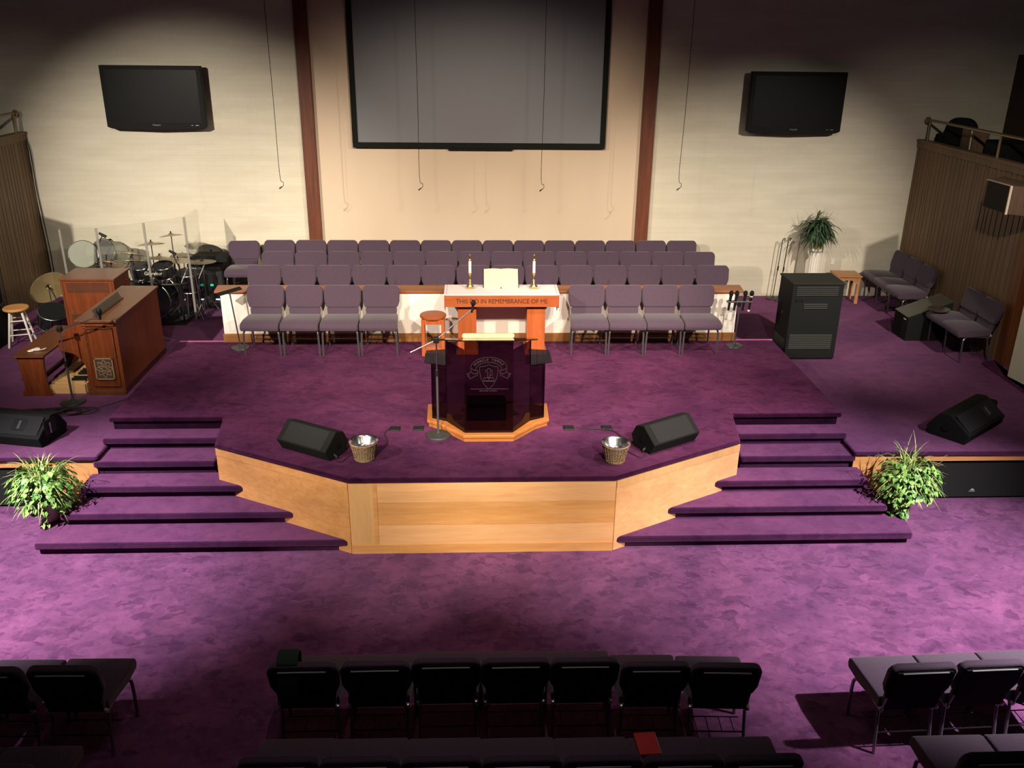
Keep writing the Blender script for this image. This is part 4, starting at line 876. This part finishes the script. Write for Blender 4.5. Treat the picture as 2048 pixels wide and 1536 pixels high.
# audio rack
t = thing('audio_rack', 'black rack of audio gear with glowing displays right of drums', 'rack', (-4.50, 6.72, PL))
MB().box(-.29, .29, -.2, .25, 0, .76).build('case', BLACK, t, bevel=.006); MB().box(-.26, .26, -.206, -.2, .05, .72).build('gear_panels', mat('gear_face', (.03, .03, .034), .4, .3), t)
b = MB()
for x in (-.19, -.05, .08, .19): b.box(x-.05, x+.045, -.21, -.205, .685, .70)
for x, w in ((.03, .10), (.12, .07)): b.box(x, x+w, -.212, -.205, .10, .125)
for k in range(12): b.lathe([(.008, 0), (.006, .01)], 8, T(-.22+.04*k, -.206, .60) @ Rx(PI/2))
b.build('metal_trim', STEEL, t)
MB().box(-.17, -.09, -.212, -.205, .39, .425).build('white_display', LEDW, t); MB().box(.06, .11, -.212, -.205, .39, .425).build('green_display', LEDG, t)
MB().box(-.12, -.05, -.212, -.205, .15, .175).build('white_display', LEDW, t); MB().box(.12, .19, -.212, -.205, .15, .175).build('white_display', LEDW, t)
o = MB().prism([(-.32, 0), (.33, 0), (.34, .07), (.25, .12), (-.2, .12), (-.33, .06)], -.16, .2, 'y').build('equipment_bag', BLACKM, bevel=.03); o.location = (-4.47, 6.72, PL+.761); tag(o, 'soft black bag lying on top of audio rack', 'bag')

# ---------------------------------------------------------------- plants
def blade(b, o, az, L_, w, el, droop, rnd, seg=6):
    p = Vector(o); d = Vector((math.cos(az)*math.cos(el), math.sin(az)*math.cos(el), math.sin(el))); side = Vector((-math.sin(az), math.cos(az), 0)); vs = []
    st = L_/seg
    for k in range(seg+1):
        t_ = k/seg; ww = w*(.45+.9*t_-1.3*t_*t_) if k < seg else .0005
        up = side.cross(d)*.25*ww
        vs += [p-side*ww+up, p, p+side*ww+up]
        p = p+d*st; d = (d+Vector((0, 0, -droop/seg))).normalized()
    fs = []
    for k in range(seg): a = k*3; fs += [(a, a+1, a+4, a+3), (a+1, a+2, a+5, a+4)]
    b.add(vs, fs)
def ivy(b, c, s, nrm, rnd):
    n = Vector(nrm).normalized(); down = Vector((rnd.uniform(-.5, .5), rnd.uniform(-.5, .5), -1)); a = (down-n*down.dot(n)).normalized(); w = n.cross(a)
    pt = [(0, -.10), (.30, -.42), (.62, -.18), (.48, .25), (0, 1), (-.48, .25), (-.62, -.18), (-.30, -.42)]
    b.add([Vector(c)+(w*x+a*y)*s-n*abs(x)*s*.22 for x, y in pt]+[Vector(c)+a*.25*s], [(8, 0, 1, 2), (8, 2, 3, 4), (8, 4, 5, 6), (8, 6, 7, 0)])
def mixed_plant(x, y, z, lab, seed, fl):
    rnd = random.Random(seed); t = thing('potted_plant', lab, 'plant', (x, y, z))
    MB().lathe([(.075, 0), (.085, .01), (.108, .24), (.118, .25), (.118, .275), (.098, .275), (.095, .23)], 24).build('pot', POTW, t)
    MB().lathe([(.094, .23), (0, .24)], 20).build('soil', SOIL, t)
    b = MB(); b.keep = 1
    for k in range(210):
        az = rnd.uniform(0, 2*PI); el = rnd.uniform(.35, 1.5); b_o = (rnd.uniform(-.06, .06), rnd.uniform(-.06, .06), .24+rnd.uniform(0, .24)); blade(b, b_o, az, rnd.uniform(.26, .50), rnd.uniform(.006, .011), el, rnd.uniform(1.2, 2.6), rnd)
    b.build('spider_blades', LEAF_L, t, ang=180)
    b = MB(); b.keep = 1
    for k in range(560):
        az = rnd.uniform(0, 2*PI); ph = rnd.uniform(-.75, .95); R = .35*(rnd.uniform(.60, 1.08)); c = Vector((math.cos(az)*math.cos(ph)*R, math.sin(az)*math.cos(ph)*R*.85, .38+math.sin(ph)*R*.82))
        ivy(b, c, rnd.uniform(.028, .062), (math.cos(az)+rnd.uniform(-.4, .4), math.sin(az)+rnd.uniform(-.4, .4), .55+rnd.uniform(-.3, .5)), rnd)
    for s_ in range(5):
        az = fl+rnd.uniform(-1.2, 1.2); 
        for k in range(13):
            tt = k/12; c = Vector((math.cos(az)*(.16+.10*tt)+rnd.uniform(-.03, .03), math.sin(az)*(.14+.06*tt)+rnd.uniform(-.03, .03), max(.24-.21*tt, .03))); ivy(b, c, rnd.uniform(.03, .045), (math.cos(az), math.sin(az), .6), rnd)
    b.build('ivy_leaves', LEAF_I, t, ang=180)
    b = MB()
    for k in range(22):
        az = rnd.uniform(0, 2*PI); R = rnd.uniform(.22, .32); ph = rnd.uniform(-.3, .8)
        b.tube(smooth([(0, 0, .2), (math.cos(az)*R*.5, math.sin(az)*R*.5, .42), (math.cos(az)*R*math.cos(ph), math.sin(az)*R*math.cos(ph), .30+R*.7*math.sin(ph))], 4), .003, 5)
    for k in range(5):
        az = rnd.choice([0, PI])+rnd.uniform(-.5, .5); b.tube(smooth([(0, 0, .3), (math.cos(az)*.2, .05, .62+rnd.uniform(-.05, .05)), (math.cos(az)*.36, .1, .60+rnd.uniform(-.1, .05)), (math.cos(az)*.46, .1, .52+rnd.uniform(-.1, .1))], 4), .0022, 5)
    b.build('vine_stems', mat('vine_stem_%d' % seed, (.30, .22, .12), .6), t)
mixed_plant(-4.60, .50, .147, 'leafy green pot plant on bottom left step end', 11, -PI/2)
mixed_plant(4.66, .50, .147, 'leafy green pot plant on bottom right step end', 23, -PI/2)
# pedestal plant
t = thing('plant_pedestal', 'white fluted pedestal column behind equipment cabinet', 'pedestal', (5.78, 6.80, PL))
MB().lathe([(.15, 0), (.15, .06), (.11, .08), (.10, .10)], 28).build('plinth', WHITE, t); b = MB(); n = 40
b.lathe([(.093, .10), (.083, .92)], 28)
for k in range(16): a = 2*PI*k/16; b.tube([(.094*math.cos(a), .094*math.sin(a), .10), (.084*math.cos(a), .084*math.sin(a), .92)], .008, 6)
b.build('fluted_shaft', WHITE, t); MB().lathe([(.09, .91), (.13, .95), (.13, .98)], 28).build('capital', WHITE, t)
rnd = random.Random(5); t = thing('potted_plant', 'dark green long-leaved plant in gold pot on tall pedestal', 'plant', (5.78, 6.80, PL+.981))
MB().lathe([(.09, 0), (.12, .17), (.125, .18), (.11, .18), (.10, .14)], 24).build('gold_pot', GOLD, t); MB().lathe([(.10, .14), (0, .15)], 20).build('soil', SOIL, t)
b = MB(); b.keep = 1
for k in range(300):
    az = rnd.uniform(0, 2*PI); blade(b, (rnd.uniform(-.09, .09), rnd.uniform(-.08, .08), .16+rnd.uniform(0, .26)), az, rnd.uniform(.24, .44), rnd.uniform(.026, .046), rnd.uniform(-.1, 1.2), rnd.uniform(1.8, 3.6), rnd)
b.build('long_leaves', LEAF_D, t, ang=180)
b = MB(); b.keep = 1
for k in range(40):
    az = rnd.uniform(0, 2*PI); blade(b, (rnd.uniform(-.05, .05), rnd.uniform(-.05, .05), .25), az, rnd.uniform(.35, .52), .006, rnd.uniform(1.0, 1.5), rnd.uniform(.2, .9), rnd)
b.build('thin_top_leaves', LEAF_D, t, ang=180)
